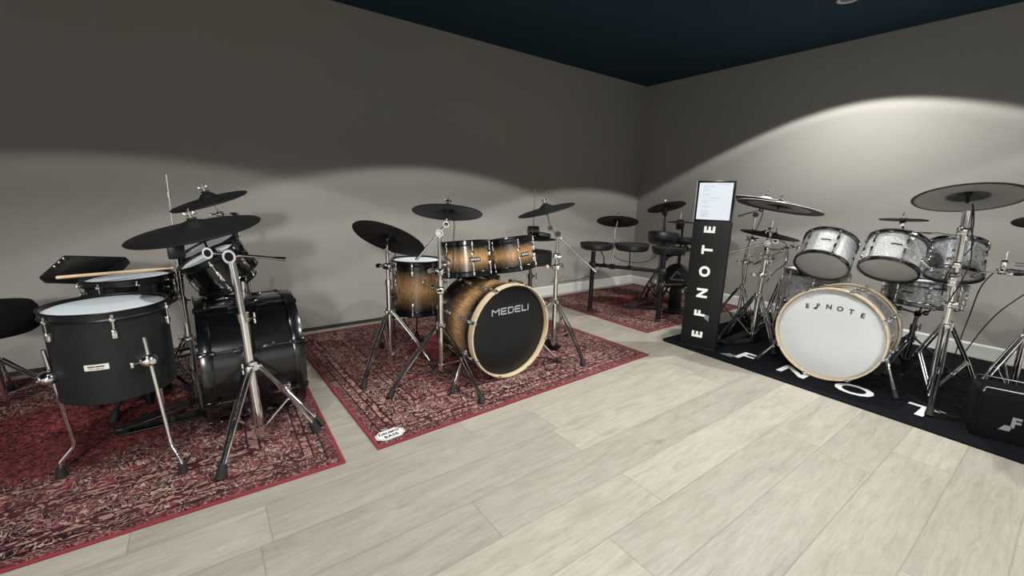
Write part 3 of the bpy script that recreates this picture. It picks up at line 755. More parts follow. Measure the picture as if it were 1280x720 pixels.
# =================================================================== KIT B : sunburst kit in the middle
nB = V((.03, -1, 0)).normalized()
kB, rB = kick('sunburst bass drum with black front head and pale wooden hoop', (-3.183, -1.625, .304), nB, .29, .43, 'burst', ('hoop_wood', 'black_gloss'), 'kick_black_head', 'chrome', 8, spin=PI/8+.06,
              spurs=(((-3.46, -1.53, .20), (-3.60, -1.63, RT)), ((-2.91, -1.50, .20), (-2.765, -1.625, RT))))
# MEDELI drawn as wide squared strokes
LET = {'M': [[(0, 0), (0, 1), (.5, .5), (1, 1), (1, 0)]], 'E': [[(1, 0), (0, 0), (0, 1), (1, 1)], [(0, .5), (.9, .5)]], 'D': [[(0, 0), (0, 1), (.8, 1), (1, .8), (1, .2), (.8, 0), (0, 0)]],
       'L': [[(0, 1), (0, 0), (1, 0)]], 'I': [[(0, 0), (0, 1)]]}
x = -.124; wd = .0075
for ch in 'MEDELI':
    lw = {'M': .050, 'I': 0., 'L': .031}.get(ch, .036)
    mb = MB()
    for path in LET[ch]:
        q = [V((x+p[0]*lw, p[1]*.034, 0)) for p in path]
        for a, b in zip(q, q[1:]):
            d = (b-a).normalized(); w = V((-d.y, d.x, 0))*wd/2; a2, b2 = a-d*wd*.45, b+d*wd*.45
            mb.add([a2-w, b2-w, b2+w, a2+w], [(0, 1, 2, 3)])
    tx = mb.build('letter', 'silver_print', kB, smooth=False); tx.location = (-.012, .112, -.0208)
    x += lw+.0165
drum('rack_tom', 'left sunburst rack tom above the bass drum, next to the boom stand', 'drum', (-3.33, -1.33, .618), (.0, .16, 1), .142, .195, 'burst', 'black_chrome', 'white_head', 'grey_head', 'chrome', 6, spin=.3, badge='logo', badge_dir=(-.1, -1, 0), group='sunburst rack toms')
drum('rack_tom', 'right sunburst rack tom above the bass drum, leaning left, by the hi-hat', 'drum', (-2.985, -1.33, .632), (-.09, .14, 1), .152, .19, 'burst', 'black_chrome', 'white_head', 'grey_head', 'chrome', 6, spin=.3, badge='logo', badge_dir=(.12, -1, 0), group='sunburst rack toms')
CB = (-3.45, -.84, .295)
ftB, rfb = drum('floor_tom', 'sunburst floor tom with white head behind the left stand of the middle kit', 'drum', CB, (0.013, 0.006, 1), .168, .355, 'burst', 'black_chrome', 'white_head', 'grey_head', 'chrome', 8, spin=.2)
for a in (1.2, 3.3, 5.4):
    u = V((math.cos(a), math.sin(a), 0)); b = V((CB[0], CB[1], 0))+u*.195
    floor_leg(ftB, CB, rfb, .168, (b.x, b.y), (b.x+u.x*.04, b.y+u.y*.04, RT), .47, .42, 'dark_chrome')
t = thing('tom_holder', 'black and chrome tom holder on top of the sunburst bass drum', 'tom holder', (-3.165, -1.36, .59))
mb = MB(); mb.rbox((0, 0, .006), (.09, .07, .018), .005); mb.cyl((-.03, 0, 0), (-.03, 0, .10), .011, seg=14); mb.cyl((.03, 0, 0), (.03, 0, .12), .011, seg=14); mb.build('post', 'black_metal', t)
for s, tgt in ((-1, (-.025, .03, .09)), (1, (.045, .03, .10))):
    mb = MB(); mb.tube([(s*.03, 0, .085), (s*.033, .01, .105), tgt], .008, 10); mb.build('tom_arm', 'chrome', t)
# stands
s1 = stand('chrome straight stand leftmost on the middle rug, in front of the sunburst floor tom', (-3.73, -1.045), ((-3.981, -1.29), (-3.523, -1.231), (-3.68, -.72)), (-3.726, -1.045, .74), zc=.37, zmid=.56, extra=(.66,))
straight_tilter(s1, (-3.726, -1.045, .755), (-3.722, -1.05, .83), (-3.73, -1.045))
cymbal('tilted black cymbal leftmost on the middle kit, over the sunburst floor tom', (-3.715, -1.053, .828), (.459, .279, .843), .224, stem=.075, nut=False)
stand('chrome boom stand in front of the sunburst bass drum shell, second from the left', (-3.53, -1.37), ((-3.899, -1.485), (-3.514, -1.812), (-3.30, -1.10)), (-3.533, -1.37, .86), zc=.335, zmid=.60, r0=.0165, extra=(.66, .55),
      boom=((-3.644, -1.286, .725), (-3.53, -1.37, .885), (-3.50, -1.392, .935), (-3.492, -1.39, 1.0)), arms=(((-3.53, -1.37, .66), (-3.50, -1.37, .70), (-3.47, -1.36, .71)), ((-3.53, -1.37, .555), (-3.50, -1.20, .53), (-3.48, -1.02, .53))))
cymbal('flat black cymbal at the centre of the middle kit, on the boom stand', (-3.490, -1.390, 1.0), (.163, .204, .965), .2, stem=.07)
stand('chrome boom stand right of the sunburst bass drum with its long boom end pointing down', (-2.632, -1.39), ((-2.678, -1.746), (-2.93, -1.19), (-2.34, -1.22)), (-2.637, -1.388, .84), zc=.372, zmid=.53, extra=(.62, .70),
      boom=((-2.407, -1.557, .591), (-2.637, -1.388, .853), (-2.68, -1.357, .892), (-2.686, -1.325, 1.0)), arms=(((-2.637, -1.388, .62), (-2.60, -1.36, .65), (-2.56, -1.35, .62)),))
cymbal('black cymbal rightmost on the middle kit, tilted on the long boom stand', (-2.686, -1.317, 1.012), (-.248, .107, .963), .202, stem=.07)
bh = (-2.62, -1.08)
stand('dark hi-hat stand behind the right sunburst tom', bh, ((-2.83, -1.0), (-2.42, -.98), (-2.64, -1.30)), (-2.62, -1.08, .76), zc=.30, name='hi_hat_stand', mats='dark_chrome')
h = thing('hi_hat', 'black hi-hat pad with motion sensor and thin rod beside the right sunburst tom', 'hi-hat', (-2.605, -1.12, .792))
mb = MB(); mb.lathe([(0, .02), (.03, .018), (.06, .008), (.145, .001), (.147, -.003), (.06, -.006), (0, -.006)], 48); mb.build('pad', 'cymbal_rubber', h)
mb = MB(); mb.rbox((.04, -.02, .032), (.12, .07, .034), .008, Matrix.Rotation(-.6, 3, 'Z') @ Matrix.Rotation(.16, 3, 'Y')); mb.build('sensor_box', 'black_plastic', h)
mb = MB(); mb.cyl((-.075, .01, .062), (-.005, -.025, .062), .036, .036, 24); mb.build('clutch', 'black_plastic', h)
mb = MB(); mb.cyl((-.035, 0, .0), (-.028, 0, .37), .0026, seg=8); mb.build('pull_rod', 'dark_chrome', h)
rm = Matrix.Rotation(math.radians(-38), 3, 'Z') @ Matrix.Rotation(math.radians(12), 3, 'X')
sm = thing('sound_module', 'dark wedge shaped drum module clamped under the hi-hat of the middle kit', 'drum module', (-2.585, -1.14, .655), rm)
mb = MB()
pr = [(-.075, -.055), (.075, -.035), (.075, .045), (-.075, .060)]
mb.add([V((x, y, z)) for x, s in ((-.075, 1.), (.09, .8)) for y, z in [(a*s, b*s) for a, b in pr]], [(0, 1, 2, 3), (7, 6, 5, 4), (0, 4, 5, 1), (1, 5, 6, 2), (2, 6, 7, 3), (3, 7, 4, 0)]); mb.build('case', 'black_plastic', sm, smooth=False)
mb = MB(); mb.rbox((-.05, -.075, .005), (.05, .03, .06), .008); mb.cyl((-.05, -.07, .0), (-.05, -.12, .0), .009, seg=12); mb.build('clamp', 'chrome', sm)
cable('thin black cable hanging from the centre cymbal of the middle kit', [(-3.462, -1.40, .985), (-3.458, -1.41, .93), (-3.468, -1.42, .87), (-3.47, -1.42, .82), (-3.47, -1.41, .62)], .0025)
cable('black cable looping from the left cymbal of the middle kit down its stand', [(-3.70, -1.06, .80), (-3.67, -1.06, .76), (-3.70, -1.075, .70), (-3.705, -1.07, .55), (-3.70, -1.07, .40)], .003)
cable('black cable arcing from the right sunburst tom up to the hi-hat sensor', [(-2.905, -1.42, .81), (-2.90, -1.43, .865), (-2.85, -1.38, .895), (-2.75, -1.25, .89), (-2.69, -1.135, .86)], .0028)
cable('coiled black cable lying on the rug right of the sunburst bass drum', [(-2.86, -1.45, .013), (-2.78, -1.55, .014), (-2.83, -1.66, .014), (-2.93, -1.68, .013), (-2.88, -1.58, .02), (-2.80, -1.50, .013)], .004)
cable('black cables drooping on the rug below the sunburst floor tom', [(-3.62, -1.0, .30), (-3.58, -1.05, .16), (-3.62, -1.15, .02), (-3.7, -1.22, .013), (-3.6, -1.3, .013), (-3.45, -1.2, .013)], .004)
pedal('dark pedal of the hi-hat stand behind the right stand of the middle kit', (-2.62, -1.25), (0, 1, 0), 'hi_hat_pedal', .1)

# =================================================================== KIT C : rack kit in the corner
P1, P2, P3 = (-1.612, -.785), (-1.335, -1.37), (-.78, -1.62)
rk = thing('drum_rack', 'black tubular drum rack in the room corner, partly behind the tall sign', 'drum rack', (-1.47, -1.08, RT))
B = V((-1.47, -1.08, RT)); L = lambda p: V(p)-B
for (x, y), zt in ((P1, .605), (P2, .64), (P3, .62)):
    mb = MB(); mb.cyl(L((x, y, RT+.012)), L((x, y, zt)), .0215, seg=18); pst = mb.build('post', 'black_metal', rk)
    mb = MB(); mb.cyl(L((x, y, RT)), L((x, y, RT+.028)), .028, .021, 18); mb.build('rubber_foot', 'black_rubber', pst)
for a, b, z in ((P1, P2, .475), (P2, P3, .345)):
    mb = MB(); mb.cyl(L((*a, z)), L((*b, z)), .0165, seg=18); mb.build('crossbar', 'black_metal', rk)
for (x, y), z in ((P1, .475), (P2, .475), (P2, .345), (P3, .345)):
    mb = MB(); mb.rbox(L((x, y, z)), (.065, .065, .062), .014, Matrix.Rotation(.45, 3, 'Z')); mb.cyl(L((x-.03, y-.04, z)), L((x-.055, y-.07, z)), .006, seg=8); mb.build('clamp', 'black_plastic', rk)
# lower front bar pieces: side strut on P2
mb = MB(); mb.cyl(L((P2[0], P2[1], .60)), L((-.80, -1.30, .64)), .014, seg=16); mb.build('upper_bar', 'black_metal', rk)
def rack_pad(label, c, r, h, n=(0, 0, 1), stem=None):
    rot = frame(n, (0, -1, 0)); t = thing('drum_pad', label, 'drum pad', c, rot, 'black pads of the rack kit')
    mb = MB(); mb.lathe([(0, -h), (r*.86, -h), (r*.98, -h*.75), (r, -h*.4), (r, -.006), (r*.99, 0)], 48); mb.build('shell', 'black_plastic', t)
    mb = MB(); mb.lathe([(r*.99, -.004), (r+.004, -.004), (r+.004, .010), (r-.010, .010), (r-.012, .002)], 48); mb.build('rim', 'black_rubber', t)
    mb = MB(); mb.lathe([(0, .003), (r*.6, .003), (r-.008, .001)], 40); mb.build('playing_surface', 'black_rubber', t)
    for a in (-2.4, -1.1):
        mb = MB(); mb.cyl(((r+.003)*math.cos(a), (r+.003)*math.sin(a), -h*.5), ((r+.003)*math.cos(a), (r+.003)*math.sin(a), .002), .006, seg=8); mb.build('lug', 'chrome', t)
    if stem:
        inv = rot.inverted(); mb = MB(); q = [inv @ (V(p)-V(c)) for p in stem]; mb.tube(q, .0055, 10); mb.rbox(q[-1], (.04, .04, .036), .008); mb.rbox(q[0], (.03, .03, .025), .006); mb.build('mount', 'black_metal', t)
    return t
rack_pad('flat black pad leftmost on the corner rack', (-1.645, -.848, .682), .15, .05, stem=[(-1.60, -.85, .64), (-1.57, -.88, .56), (-1.565, -.885, .48)])
rack_pad('flat black pad second from the left on the corner rack, right of the chrome rod', (-1.47, -1.12, .695), .148, .052, stem=[(-1.47, -1.10, .65), (-1.46, -1.10, .56), (-1.462, -1.102, .48)])
rack_pad('flat black pad third along the corner rack, directly above its front right post', (-1.19, -1.315, .672), .148, .055, stem=[(-1.19, -1.30, .62), (-1.23, -1.33, .60), (-1.30, -1.362, .59)])
rack_pad('tilted black tom pad raised behind the flat pads of the corner rack', (-1.02, -1.13, .775), .142, .09, (.22, .10, .97), stem=[(-1.05, -1.16, .70), (-1.10, -1.25, .64), (-1.16, -1.345, .628)])
rack_pad('small flat black pad beside the tall sign on the corner rack', (-.86, -1.27, .745), .115, .06, (.05, .05, 1), stem=[(-.87, -1.28, .69), (-.87, -1.29, .655)])
t = cymbal('flat black cymbal leftmost on the corner rack, on a thin chrome rod', (-1.503, -.957, .895), (.24, .2, .95), .19, stem=.03, nut=True)
t = thing('cymbal_rod', 'thin chrome rod holding the left cymbal of the corner rack', 'stand', (-1.53, -.955, .475))
mb = MB(); mb.cyl((0, 0, 0), (.008, 0, .36), .009, seg=12); mb.cyl((.008, 0, .33), (.026, 0, .425), .0055, seg=10); mb.cyl((.008, 0, .25), (.008, 0, .28), .013, seg=12); mb.build('rod', 'chrome', t)
mb = MB(); mb.rbox((0, 0, 0), (.045, .05, .05), .01); mb.build('clamp', 'black_plastic', t)
cymbal('black cymbal highest in the corner, tilted above the tom pad', (-.76, -.955, 1.03), (.074, .328, .942), .19, stem=.03)
stand('chrome cymbal stand in the room corner behind the tom pad', (-.74, -.93), ((-.60, -.70), (-.96, -.85), (-.62, -1.12)), (-.742, -.935, .965), zc=.38, mats='dark_chrome',
      boom=((-.86, -1.03, .80), (-.742, -.935, .965), (-.748, -.94, .985), (-.755, -.95, 1.035)))
stand('black hi-hat stand in the room corner beside the tall sign', (-.66, -1.10), ((-.50, -1.0), (-.80, -1.0), (-.68, -1.30)), (-.66, -1.10, .86), zc=.32, name='hi_hat_stand', mats='black_metal')
h = thing('hi_hat', 'small black hi-hat pad with peaked bell in the corner, left of the sign screen', 'hi-hat', (-.686, -1.084, .885))
mb = MB(); mb.lathe([(0, .032), (.02, .028), (.045, .012), (.13, .001), (.132, -.004), (.05, -.008), (0, -.008)], 48); mb.build('pad', 'cymbal_rubber', h)
mb = MB(); mb.cyl((0, 0, -.008), (0, 0, -.075), .045, .036, 20); mb.build('controller', 'black_plastic', h)
mb = MB(); mb.cyl((0, 0, .02), (0, 0, .11), .0028, seg=8); mb.sphere((0, 0, .098), .009, 10); mb.build('pull_rod', 'chrome', h)
cymbal('small black cymbal mostly hidden behind the sign screen', (-.70, -1.40, 1.012), (.0, .1, .99), .135, stem=.03)
stand('slim chrome stand behind the tall sign for the hidden small cymbal', (-.70, -1.40), ((-.52, -1.34), (-.84, -1.28), (-.74, -1.58)), (-.70, -1.40, .99), zc=.36, mats='dark_chrome', gz=RT)
fc = V((-.80, -.45, .0)).normalized()
kp = thing('kick_pad', 'round black kick pad with grey arrow mark, in the corner behind the rack post', 'drum pad', (-.88, -1.23, .365), frame(fc, (0, 0, 1)))
mb = MB(); mb.lathe([(0, -.05), (.10, -.05), (.125, -.035), (.128, .0), (.12, .012), (.11, .014)], 48); mb.build('shell', 'black_plastic', kp)
mb = MB(); mb.lathe([(0, .015), (.08, .014), (.112, .012)], 48); mb.build('playing_surface', 'black_rubber', kp)
mb = MB()
for a, b in (((-.055, -.03), (0, .055)), ((-.055, -.03), (.07, -.03)), ((0, .055), (.03, .02))):
    a, b = V((*a, .0165)), V((*b, .0165)); d = (b-a).normalized(); w = V((-d.y, d.x, 0))*.006; mb.add([a-w, b-w, b+w, a+w], [(0, 1, 2, 3)])
mb.build('logo', 'grey_print', kp, smooth=False)
inv = frame(fc, (0, 0, 1)).inverted(); LL = lambda p: inv @ V(p)
mb = MB(); mb.rbox(LL((.06, .03, -.18)), (.12, .33, .05), .01); mb.rbox(LL((.0, 0, -.345)), (.2, .025, .22), .008); mb.build('tower', 'black_metal', kp)
cable('black cable drooping below the crossbar of the corner rack', [(-1.58, -.86, .47), (-1.56, -.80, .40), (-1.62, -.62, .30), (-1.70, -.35, .24), (-1.62, -.2, .2)], .003)
cable('black cable sagging between the pads and the right post of the corner rack', [(-1.53, -.93, .65), (-1.47, -.95, .55), (-1.38, -1.1, .52), (-1.30, -1.2, .55), (-1.28, -1.25, .6)], .003)
pedal('black kick pedal on the corner rug below the rack', (-1.06, -.98), (.75, -.66), h=.11)

# =================================================================== tall display sign
ns = V((-.955, -.295, 0)).normalized(); Rt = frame(ns, (0, 0, 1))
sg = thing('display_sign', 'tall narrow black sign with white vertical lettering and a lit screen on top', 'sign', (-1.665, -1.953, RT), Rt)
W = .252
mb = MB(); mb.rbox((0, .475, -.035), (W, .945, .07), .004); mb.build('column', 'column_black', sg)
mb = MB(); mb.rbox((0, .006, -.05), (W+.004, .012, .16), .003); mb.build('base_plate', 'column_black', sg)
mb = MB(); mb.rbox((0, 1.09, -.02), (W, .29, .04), .004); fr = mb.build('screen_frame', 'black_gloss', sg)
mb = MB(); mb.box((-W/2-.002, 1.09, -.02), (.004, .285, .034)); mb.build('side_strip', 'silver_print', fr)
mb = MB(); mb.box((0, 1.092, .0006), (W-.03, .258, .0012)); mb.build('screen', simple('lit_screen', (70, 72, 74), .3, emit=(233, 240, 248), estr=.86), sg, smooth=False)
mb = MB()
random.seed(3)
yy = 1.196
mb.box((-.045, yy, .0018), (.075, .005, .0006))
for k in range(5): mb.box((.015+k*.017, 1.208, .0018), (.008, .004, .0006))
yy -= .014
for k in range(22):
    if k in (3, 6, 8, 12, 15): yy -= .010; continue
    w = random.uniform(.035, .07) if k not in (7, 9) else .11
    mb.box((-.085+w/2, yy, .0018), (w, .0030, .0006)); yy -= .0092
mb.build('screen_text', simple('screen_text_grey', (150, 156, 162), .5, emit=(150, 156, 162), estr=.5), sg, smooth=False)
R90 = Matrix.Rotation(PI/2, 3, 'Z')
for ch, zz in zip('EFNOTE', (.10, .265, .422, .585, .745, .89)):
    m4 = M4(R90, (-.005, zz, .0012)); mb = MB(); put_text(mb, ch, .098, m4, 1, .0042, 1.0); mb.build('letter', 'white_print', sg, smooth=False)
    if ch == 'F':
        mb = MB(); m5 = m4 @ Matrix.Translation((.0, -.022, -.0005)); note_flag(mb, m5, .085); mb.build('logo_note', 'grey_print', sg, smooth=False)

# =================================================================== KIT D : silver sparkle kit
nK = V((-.998, -.058, .028)).normalized()
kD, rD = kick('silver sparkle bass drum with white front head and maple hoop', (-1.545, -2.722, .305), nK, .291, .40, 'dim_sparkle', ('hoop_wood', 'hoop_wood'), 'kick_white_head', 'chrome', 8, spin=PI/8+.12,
              spurs=(((-1.42, -2.995, .21), (-1.50, -3.09, RT)), ((-1.42, -2.45, .21), (-1.53, -2.33, RT))))
for i, ch in enumerate('EFNOTE'):
    mb = MB(); u = (i-2.5)/2.5; m4 = Matrix.Translation((u*.142+.004, .168-.018*u*u, -.0208)) @ Matrix.Rotation(-.10*u, 4, 'Z')
    put_text(mb, ch, .041, m4, 1, .0012); mb.build('letter', 'black_print', kD, smooth=False)
    if ch == 'F': mb = MB(); note_flag(mb, m4 @ Matrix.Translation((-.002, -.003, 0)), .036); mb.build('logo_note', 'black_print', kD, smooth=False)
GT = 'silver sparkle rack toms'
drum('rack_tom', 'silver sparkle rack tom left of the pair over the white bass drum head', 'drum', (-1.25, -2.53, .688), (.665, .044, .745), .150, .205, 'sparkle', 'dark_chrome', 'white_head', 'grey_head', 'chrome', 6, spin=.5, hoop_h=.015, badge='bar', badge_dir=(-.8, -.1, 0), group=GT)
drum('rack_tom', 'middle silver sparkle rack tom below the small splash cymbal', 'drum', (-1.20, -2.868, .706), (.554, .013, .832), .142, .20, 'sparkle', 'dark_chrome', 'white_head', 'grey_head', 'chrome', 6, spin=.5, hoop_h=.015, badge='bar', badge_dir=(-.8, -.15, 0), group=GT)
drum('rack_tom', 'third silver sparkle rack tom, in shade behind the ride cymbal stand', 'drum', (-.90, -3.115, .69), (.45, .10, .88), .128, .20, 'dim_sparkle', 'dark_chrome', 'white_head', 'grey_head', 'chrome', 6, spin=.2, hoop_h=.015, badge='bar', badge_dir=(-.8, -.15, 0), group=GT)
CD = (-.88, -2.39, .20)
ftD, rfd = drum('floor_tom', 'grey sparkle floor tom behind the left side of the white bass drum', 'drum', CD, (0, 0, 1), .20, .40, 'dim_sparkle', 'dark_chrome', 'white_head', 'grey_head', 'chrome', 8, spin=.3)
for a in (.6, 2.7, 4.4):
    u = V((math.cos(a), math.sin(a), 0)); b = V((CD[0], CD[1], 0))+u*.228
    floor_leg(ftD, CD, rfd, .20, (b.x, b.y), (b.x+u.x*.04, b.y+u.y*.04, RT), .45, .38)
CS = (-.88, -3.0, .485)
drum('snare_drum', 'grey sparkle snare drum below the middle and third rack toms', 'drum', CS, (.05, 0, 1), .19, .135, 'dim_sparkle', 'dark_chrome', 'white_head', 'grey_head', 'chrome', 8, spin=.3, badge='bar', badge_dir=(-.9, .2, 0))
stand('black snare stand under the grey sparkle snare drum', (-.88, -2.99), ((-1.10, -2.94), (-.72, -2.82), (-.76, -3.2)), (-.88, -3.0, .42), zc=.24, name='snare_stand', mats='dark_chrome', zmid=.32,
      arms=(((-.88, -3.0, .41), (-.98, -3.05, .44), (-1.055, -3.09, .49)), ((-.88, -3.0, .41), (-.96, -2.92, .44), (-1.03, -2.86, .49)), ((-.88, -3.0, .41), (-.78, -3.0, .45), (-.685, -3.0, .50))))
# left cluster of stands
GC = 'cymbals of the silver kit'
cymbal('large grey black cymbal left of the silver toms, nearer of two overlapping', (-1.205, -2.19, 1.069), (.173, -.093, .980), .285, 'lit_top_grey', mat_under(), .24, group=GC)
cymbal('grey cymbal peeking out behind the large left cymbal, beside the sign screen', (-.85, -1.937, 1.109), (.144, -.098, .985), .26, 'lit_top_grey', 'cymbal_rubber', .24, group=GC)
stand('chrome cymbal stand between the sign and the silver kit, nearer of the pair', (-1.2, -2.14), ((-1.42, -1.98), (-1.33, -2.36), (-.95, -2.12)), (-1.2, -2.165, .97), zc=.40, r0=.017, extra=(.56, .70, .90),
      boom=((-1.42, -1.80, .66), (-1.2, -2.145, .80), (-1.17, -2.19, .82), (-1.17, -2.20, .84)), arms=(((-1.2, -2.15, .76), (-1.2, -2.26, .76), (-1.19, -2.36, .79)),))
t = stand('chrome cymbal stand between the sign and the silver kit, farther of the pair', (-.9, -1.873), ((-1.08, -1.72), (-1.02, -2.08), (-.64, -1.84)), (-.88, -1.89, .98), zc=.38, extra=(.60, .80),
      boom=((-.98, -1.80, .985), (-.88, -1.89, 1.0), (-.865, -1.92, 1.04), (-.858, -1.93, 1.11)))
stand('chrome hi-hat stand behind the nearer left stand of the silver kit', (-1.02, -2.06), ((-.86, -2.0), (-1.18, -1.94), (-1.05, -2.27)), (-1.035, -2.08, .83), zc=.34, name='hi_hat_stand')
cymbal('thin black hi-hat cymbal below the large left cymbal of the silver kit', (-1.045, -2.09, .852), (.035, -.142, .989), .208, nut=False, bell=.3, name='hi_hat', stem=.03)
stand('spare chrome stand without cymbal, farthest back between the sign and the floor tom', (-.70, -2.10), ((-.86, -2.16), (-.60, -1.96), (-.62, -2.26)), (-.70, -2.10, .72), zc=.44,
      boom=((-.98, -1.98, .60), (-.70, -2.10, .73), (-.66, -2.12, .745), (-.65, -2.125, .80)))
# tall right-hand stand
stand('tall chrome stand right of the white bass drum holding the big ride', (-1.36, -3.20), ((-1.60, -3.245), (-1.14, -3.02), (-1.17, -3.38)), (-1.402, -3.175, 1.085), zc=.46, zmid=.66, r0=.019, r1=.017, extra=(.58, .74, .98),
      arms=(((-1.385, -3.185, .80), (-1.27, -3.16, .82), (-1.12, -3.12, .80)), ((-1.385, -3.185, .72), (-1.30, -3.08, .75), (-1.17, -3.01, .78)), ((-1.385, -3.185, .945), (-1.25, -3.06, .955), (-1.02, -2.87, .93), (-1.0, -2.852, .99)), ((-1.385, -3.185, .70), (-1.28, -3.26, .76), (-1.10, -3.32, .76), (-.85, -3.34, .73))))
cymbal('biggest cymbal of the silver kit, grey underside facing the viewer, top right', (-1.395, -3.165, 1.148), (.292, .152, .944), .218, 'cymbal_rubber', 'under', .30, group=GC, stem=.06, nut=False)
cymbal('small flat splash cymbal above the middle silver rack tom', (-1.0, -2.85, 1.013), (.08, .035, .996), .121, 'cymbal_rubber', 'cymbal_rubber', .2, group=GC, bellh=.0, stem=.03)
cymbal('black cymbal cut off by the right edge, above the small round pad', (-1.08, -3.44, 1.037), (.269, .097, .958), .133, 'cymbal_rubber', 'cymbal_rubber', .3, group=GC, stem=.04)
s5 = stand('chrome stand at the right edge behind the black monitor box', (-1.03, -3.475), ((-1.20, -3.34), (-.86, -3.36), (-1.0, -3.68)), (-1.07, -3.45, .97), zc=.42)
straight_tilter(s5, (-1.07, -3.45, .975), (-1.078, -3.44, 1.04), (-1.03, -3.475))
pd = thing('drum_pad', 'small round grey pad at the right edge beside the third rack tom', 'drum pad', (-.75, -3.337, .735))
mb = MB(); mb.lathe([(0, -.02), (.05, -.02), (.062, -.008), (.06, .0), (0, .002)], 32); mb.build('shell', 'black_plastic', pd)
mb = MB(); mb.lathe([(.058, -.002), (.064, .0), (.064, .008), (.056, .008)], 32); mb.build('rim', 'dark_chrome', pd)
mb = MB(); mb.rbox((-.07, .03, .03), (.03, .03, .08), .006); mb.cyl((-.07, .03, .07), (-.07, .03, .12), .005, seg=8); mb.cyl((-.07, .03, .03), (0, 0, -.015), .008, seg=10); mb.build('mount', 'chrome', pd)
for k in range(2):
    mb = MB(); mb.box((.02, -.03, .035+k*.015), (.04, .05, .004)); mb.build('bracket', 'dark_chrome', pd)
pedal('black kick pedal behind the silver sparkle bass drum', (-.99, -2.70), (-1, -.05))
pedal('dark hi-hat pedal at the foot of the left stands of the silver kit', (-1.30, -2.08), (.9, -.2), 'hi_hat_pedal', .1)
GW = 'cables of the silver kit'
cable('black cable hanging from the ride cymbal along its stand', [(-1.385, -3.185, 1.12), (-1.36, -3.20, 1.05), (-1.40, -3.215, .95), (-1.38, -3.23, .82), (-1.42, -3.215, .70), (-1.40, -3.19, .60)], .003, group=GW)
cable('second black cable twisting below the ride cymbal', [(-1.38, -3.19, 1.11), (-1.41, -3.205, 1.0), (-1.36, -3.22, .9), (-1.40, -3.16, .76), (-1.34, -3.15, .62)], .003, group=GW)
cable('long black cable dropping from the round pad to the carpet in front of the wall', [(-.72, -3.27, .72), (-.62, -3.22, .60), (-.58, -3.20, .40), (-.62, -3.19, .22), (-.66, -3.19, .02), (-.8, -3.25, .013)], .0035, group=GW)
cable('slanted black cable from the right edge down to the carpet', [(-.70, -3.42, .62), (-.62, -3.32, .45), (-.60, -3.25, .25), (-.64, -3.21, .03), (-.75, -3.35, .013)], .0035, group=GW)
cable('black cable between the two left stands of the silver kit', [(-1.0, -2.0, 1.04), (-1.08, -2.02, .95), (-1.12, -1.98, .78), (-1.13, -1.96, .6), (-1.05, -1.95, .42)], .003, group=GW)
cable('black cable looping below the thin hi-hat cymbal', [(-1.17, -2.19, .83), (-1.15, -2.26, .80), (-1.17, -2.29, .68), (-1.15, -2.22, .6), (-1.12, -2.15, .5)], .003, group=GW)
cable('black cable trailing over the black carpet by the ride stand', [(-1.36, -3.1, .013), (-1.45, -3.2, .013), (-1.52, -3.32, .013), (-1.42, -3.38, .013), (-1.3, -3.3, .013)], .0035, group=GW)
# black monitor box with rails
Ra = Matrix.Rotation(math.radians(15), 3, 'Z')
am = thing('monitor_speaker', 'black monitor box with white logo and chrome top rails at the right edge', 'speaker', (-1.655, -3.49, RT), Ra @ Matrix(((0, 0, -1), (-1, 0, 0), (0, 1, 0))))
# local: x = picture right, y = up, z = towards the viewer
mb = MB(); mb.rbox((.11, .112, -.125), (.40, .225, .25), .012); mb.build('cabinet', 'black_cloth', am)
mb = MB(); mb.rbox((.11, .112, .001), (.37, .195, .006), .002); mb.build('grille', 'black_cloth', am)
for zz in (-.02, -.22):
    mb = MB(); mb.tube([(-.075, .222, zz), (-.075, .243, zz), (-.068, .25, zz), (.288, .25, zz), (.295, .243, zz), (.295, .222, zz)], .004, 8); mb.build('rail', 'chrome', am)
m4 = Matrix.Translation((.045, .105, .006))
mb = MB(); put_text(mb, 'F', .07, m4, 1, .003); mb.build('logo', 'grey_print', am, smooth=False)
mb = MB(); note_flag(mb, m4 @ Matrix.Translation((-.006, -.008, 0)), .07); mb.build('logo_note', 'grey_print', am, smooth=False)

# =================================================================== light
def beam(name, loc, power, ang=61., radius=.03, dirn=(0, 0, -1), col=(1, .985, .958)):
    l = bpy.data.lights.new(name, 'SPOT'); l.energy = power; l.spot_size = math.radians(2*ang+3); l.spot_blend = .0; l.shadow_soft_size = radius; l.color = col
    l.use_nodes = True; nt = l.node_tree; g = G(nt)
    em = nt.nodes['Emission']
    tc = g.n('ShaderNodeTexCoord').outputs['Normal']
    z = g.math('ABSOLUTE', g.sep(tc)[2])
    ca = math.cos(math.radians(ang))
    # beam profile of the reflector: sharp cut-off with a bright outer ring
    f = g.ramp(z, [(ca-.02, (0, 0, 0)), (ca+.002, (.95, .95, .95)), (ca+.016, (.95, .95, .95)), (ca+.05, (.78, .78, .78)), (.75, (.9, .9, .9)), (1., (1, 1, 1))])
    g.link(f, em.inputs['Strength'])
    o = bpy.data.objects.new(name, l); COL.objects.link(o); o.location = loc
    o.rotation_mode = 'QUATERNION'; o.rotation_quaternion = V(dirn).to_track_quat('-Z', 'Y'); return o
Z = H-.02
beam('downlight_silver_kit', (LX, LY, Z), 182)
beam('downlight_burst_kit', (-3.0, -2.08, Z), 148)
beam('downlight_black_kit', (-5.0, -2.15, Z), 80)
beam('downlight_middle', (-3.0, -3.2, Z), 115, 64)
beam('downlight_front_left', (-5.0, -4.6, Z), 108)
beam('downlight_front', (-3.0, -5.2, Z), 120)
beam('downlight_front_right', (-1.1, -4.6, Z), 90)
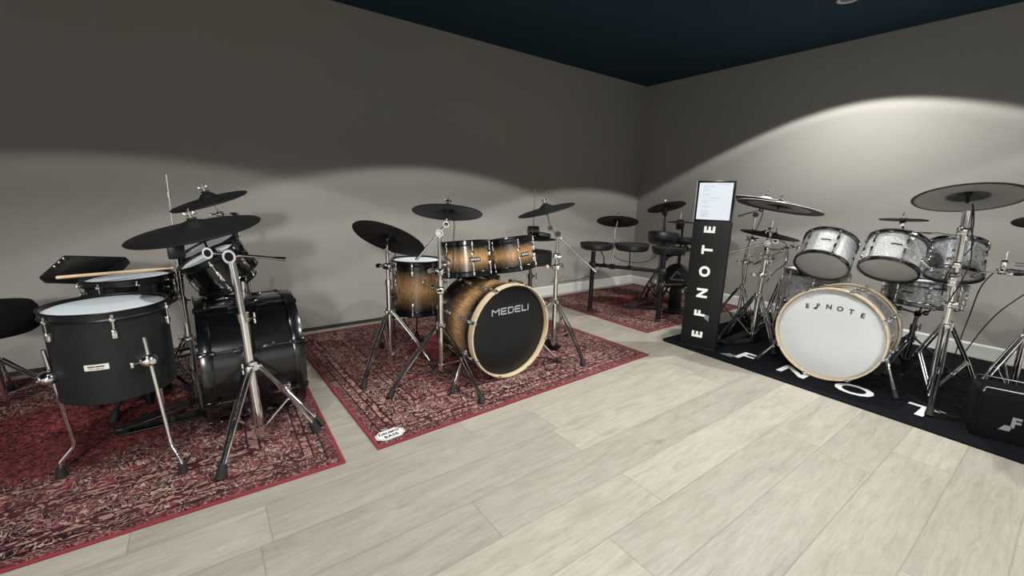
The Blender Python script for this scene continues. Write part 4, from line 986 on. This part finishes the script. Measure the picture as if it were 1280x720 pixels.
sp = bpy.data.lights.new('fill_spot', 'SPOT'); sp.energy = 850; sp.spot_size = math.radians(80); sp.spot_blend = .10; sp.shadow_soft_size = .22; sp.color = (1, .98, .95)  # added fill from behind the camera, cone kept below the upper walls
so = bpy.data.objects.new('fill_spot', sp); COL.objects.link(so); so.location = (-6.6, -7.6, 2.2)
a = math.atan2(7.6, 3.3); e = math.radians(-46.5)
so.rotation_mode = 'QUATERNION'; so.rotation_quaternion = V((math.cos(a)*math.cos(e), math.sin(a)*math.cos(e), math.sin(e))).to_track_quat('-Z', 'Y')
w = bpy.data.worlds.new('World'); S.world = w; w.use_nodes = True
# dim unseen showroom, with bright noise patches added along the horizon for chrome reflections
g = G(w.node_tree); bg = w.node_tree.nodes['Background']
dv = g.n('ShaderNodeTexCoord').outputs['Generated']
dz = g.sep(dv)[2]
hor = g.ramp(g.math('ABSOLUTE', g.math('SUBTRACT', dz, .08)), [(.0, (1, 1, 1)), (.16, (.75, .75, .75)), (.34, (.10, .10, .10)), (.6, (.05, .05, .05))])
pt = g.ramp(g.noise(g.mapping(dv, scale=(1, 1, .6)), 3.6, 1.5, .5), [(.44, (.06, .06, .06)), (.54, (1, 1, 1))])
g.link(g.mix(pt, (.30, .295, .285), (1, .985, .955)), bg.inputs[0])
g.link(g.math('ADD', g.math('MULTIPLY', g.math('MULTIPLY', hor, pt), 1.15), .06), bg.inputs[1])

# =================================================================== camera
cd = bpy.data.cameras.new('Camera'); cam = bpy.data.objects.new('Camera', cd); COL.objects.link(cam)
F, PITCH, ROLL, YAW = 528.9018, .212971539, .0244144179, .935547629
fw = V((math.cos(YAW)*math.cos(PITCH), math.sin(YAW)*math.cos(PITCH), -math.sin(PITCH)))
r0 = fw.cross(V((0, 0, 1))).normalized(); u0 = r0.cross(fw)
r = r0*math.cos(ROLL)+u0*math.sin(ROLL); u = u0*math.cos(ROLL)-r0*math.sin(ROLL)
m3 = Matrix((r, u, -fw)).transposed()
cam.matrix_world = M4(m3, (-4.6398, -3.5867, 1.10))
cd.sensor_width = 36; cd.lens = 36*F/1280; cd.clip_start = .02; cd.clip_end = 60
S.camera = cam
S.view_settings.view_transform = 'Standard'; S.view_settings.look = 'None'
S.view_settings.exposure = 0.; S.view_settings.gamma = 1.
S.cycles.max_bounces = 8; S.cycles.diffuse_bounces = 4; S.cycles.glossy_bounces = 4
S.cycles.use_denoising = True; S.cycles.sample_clamp_indirect = 4.
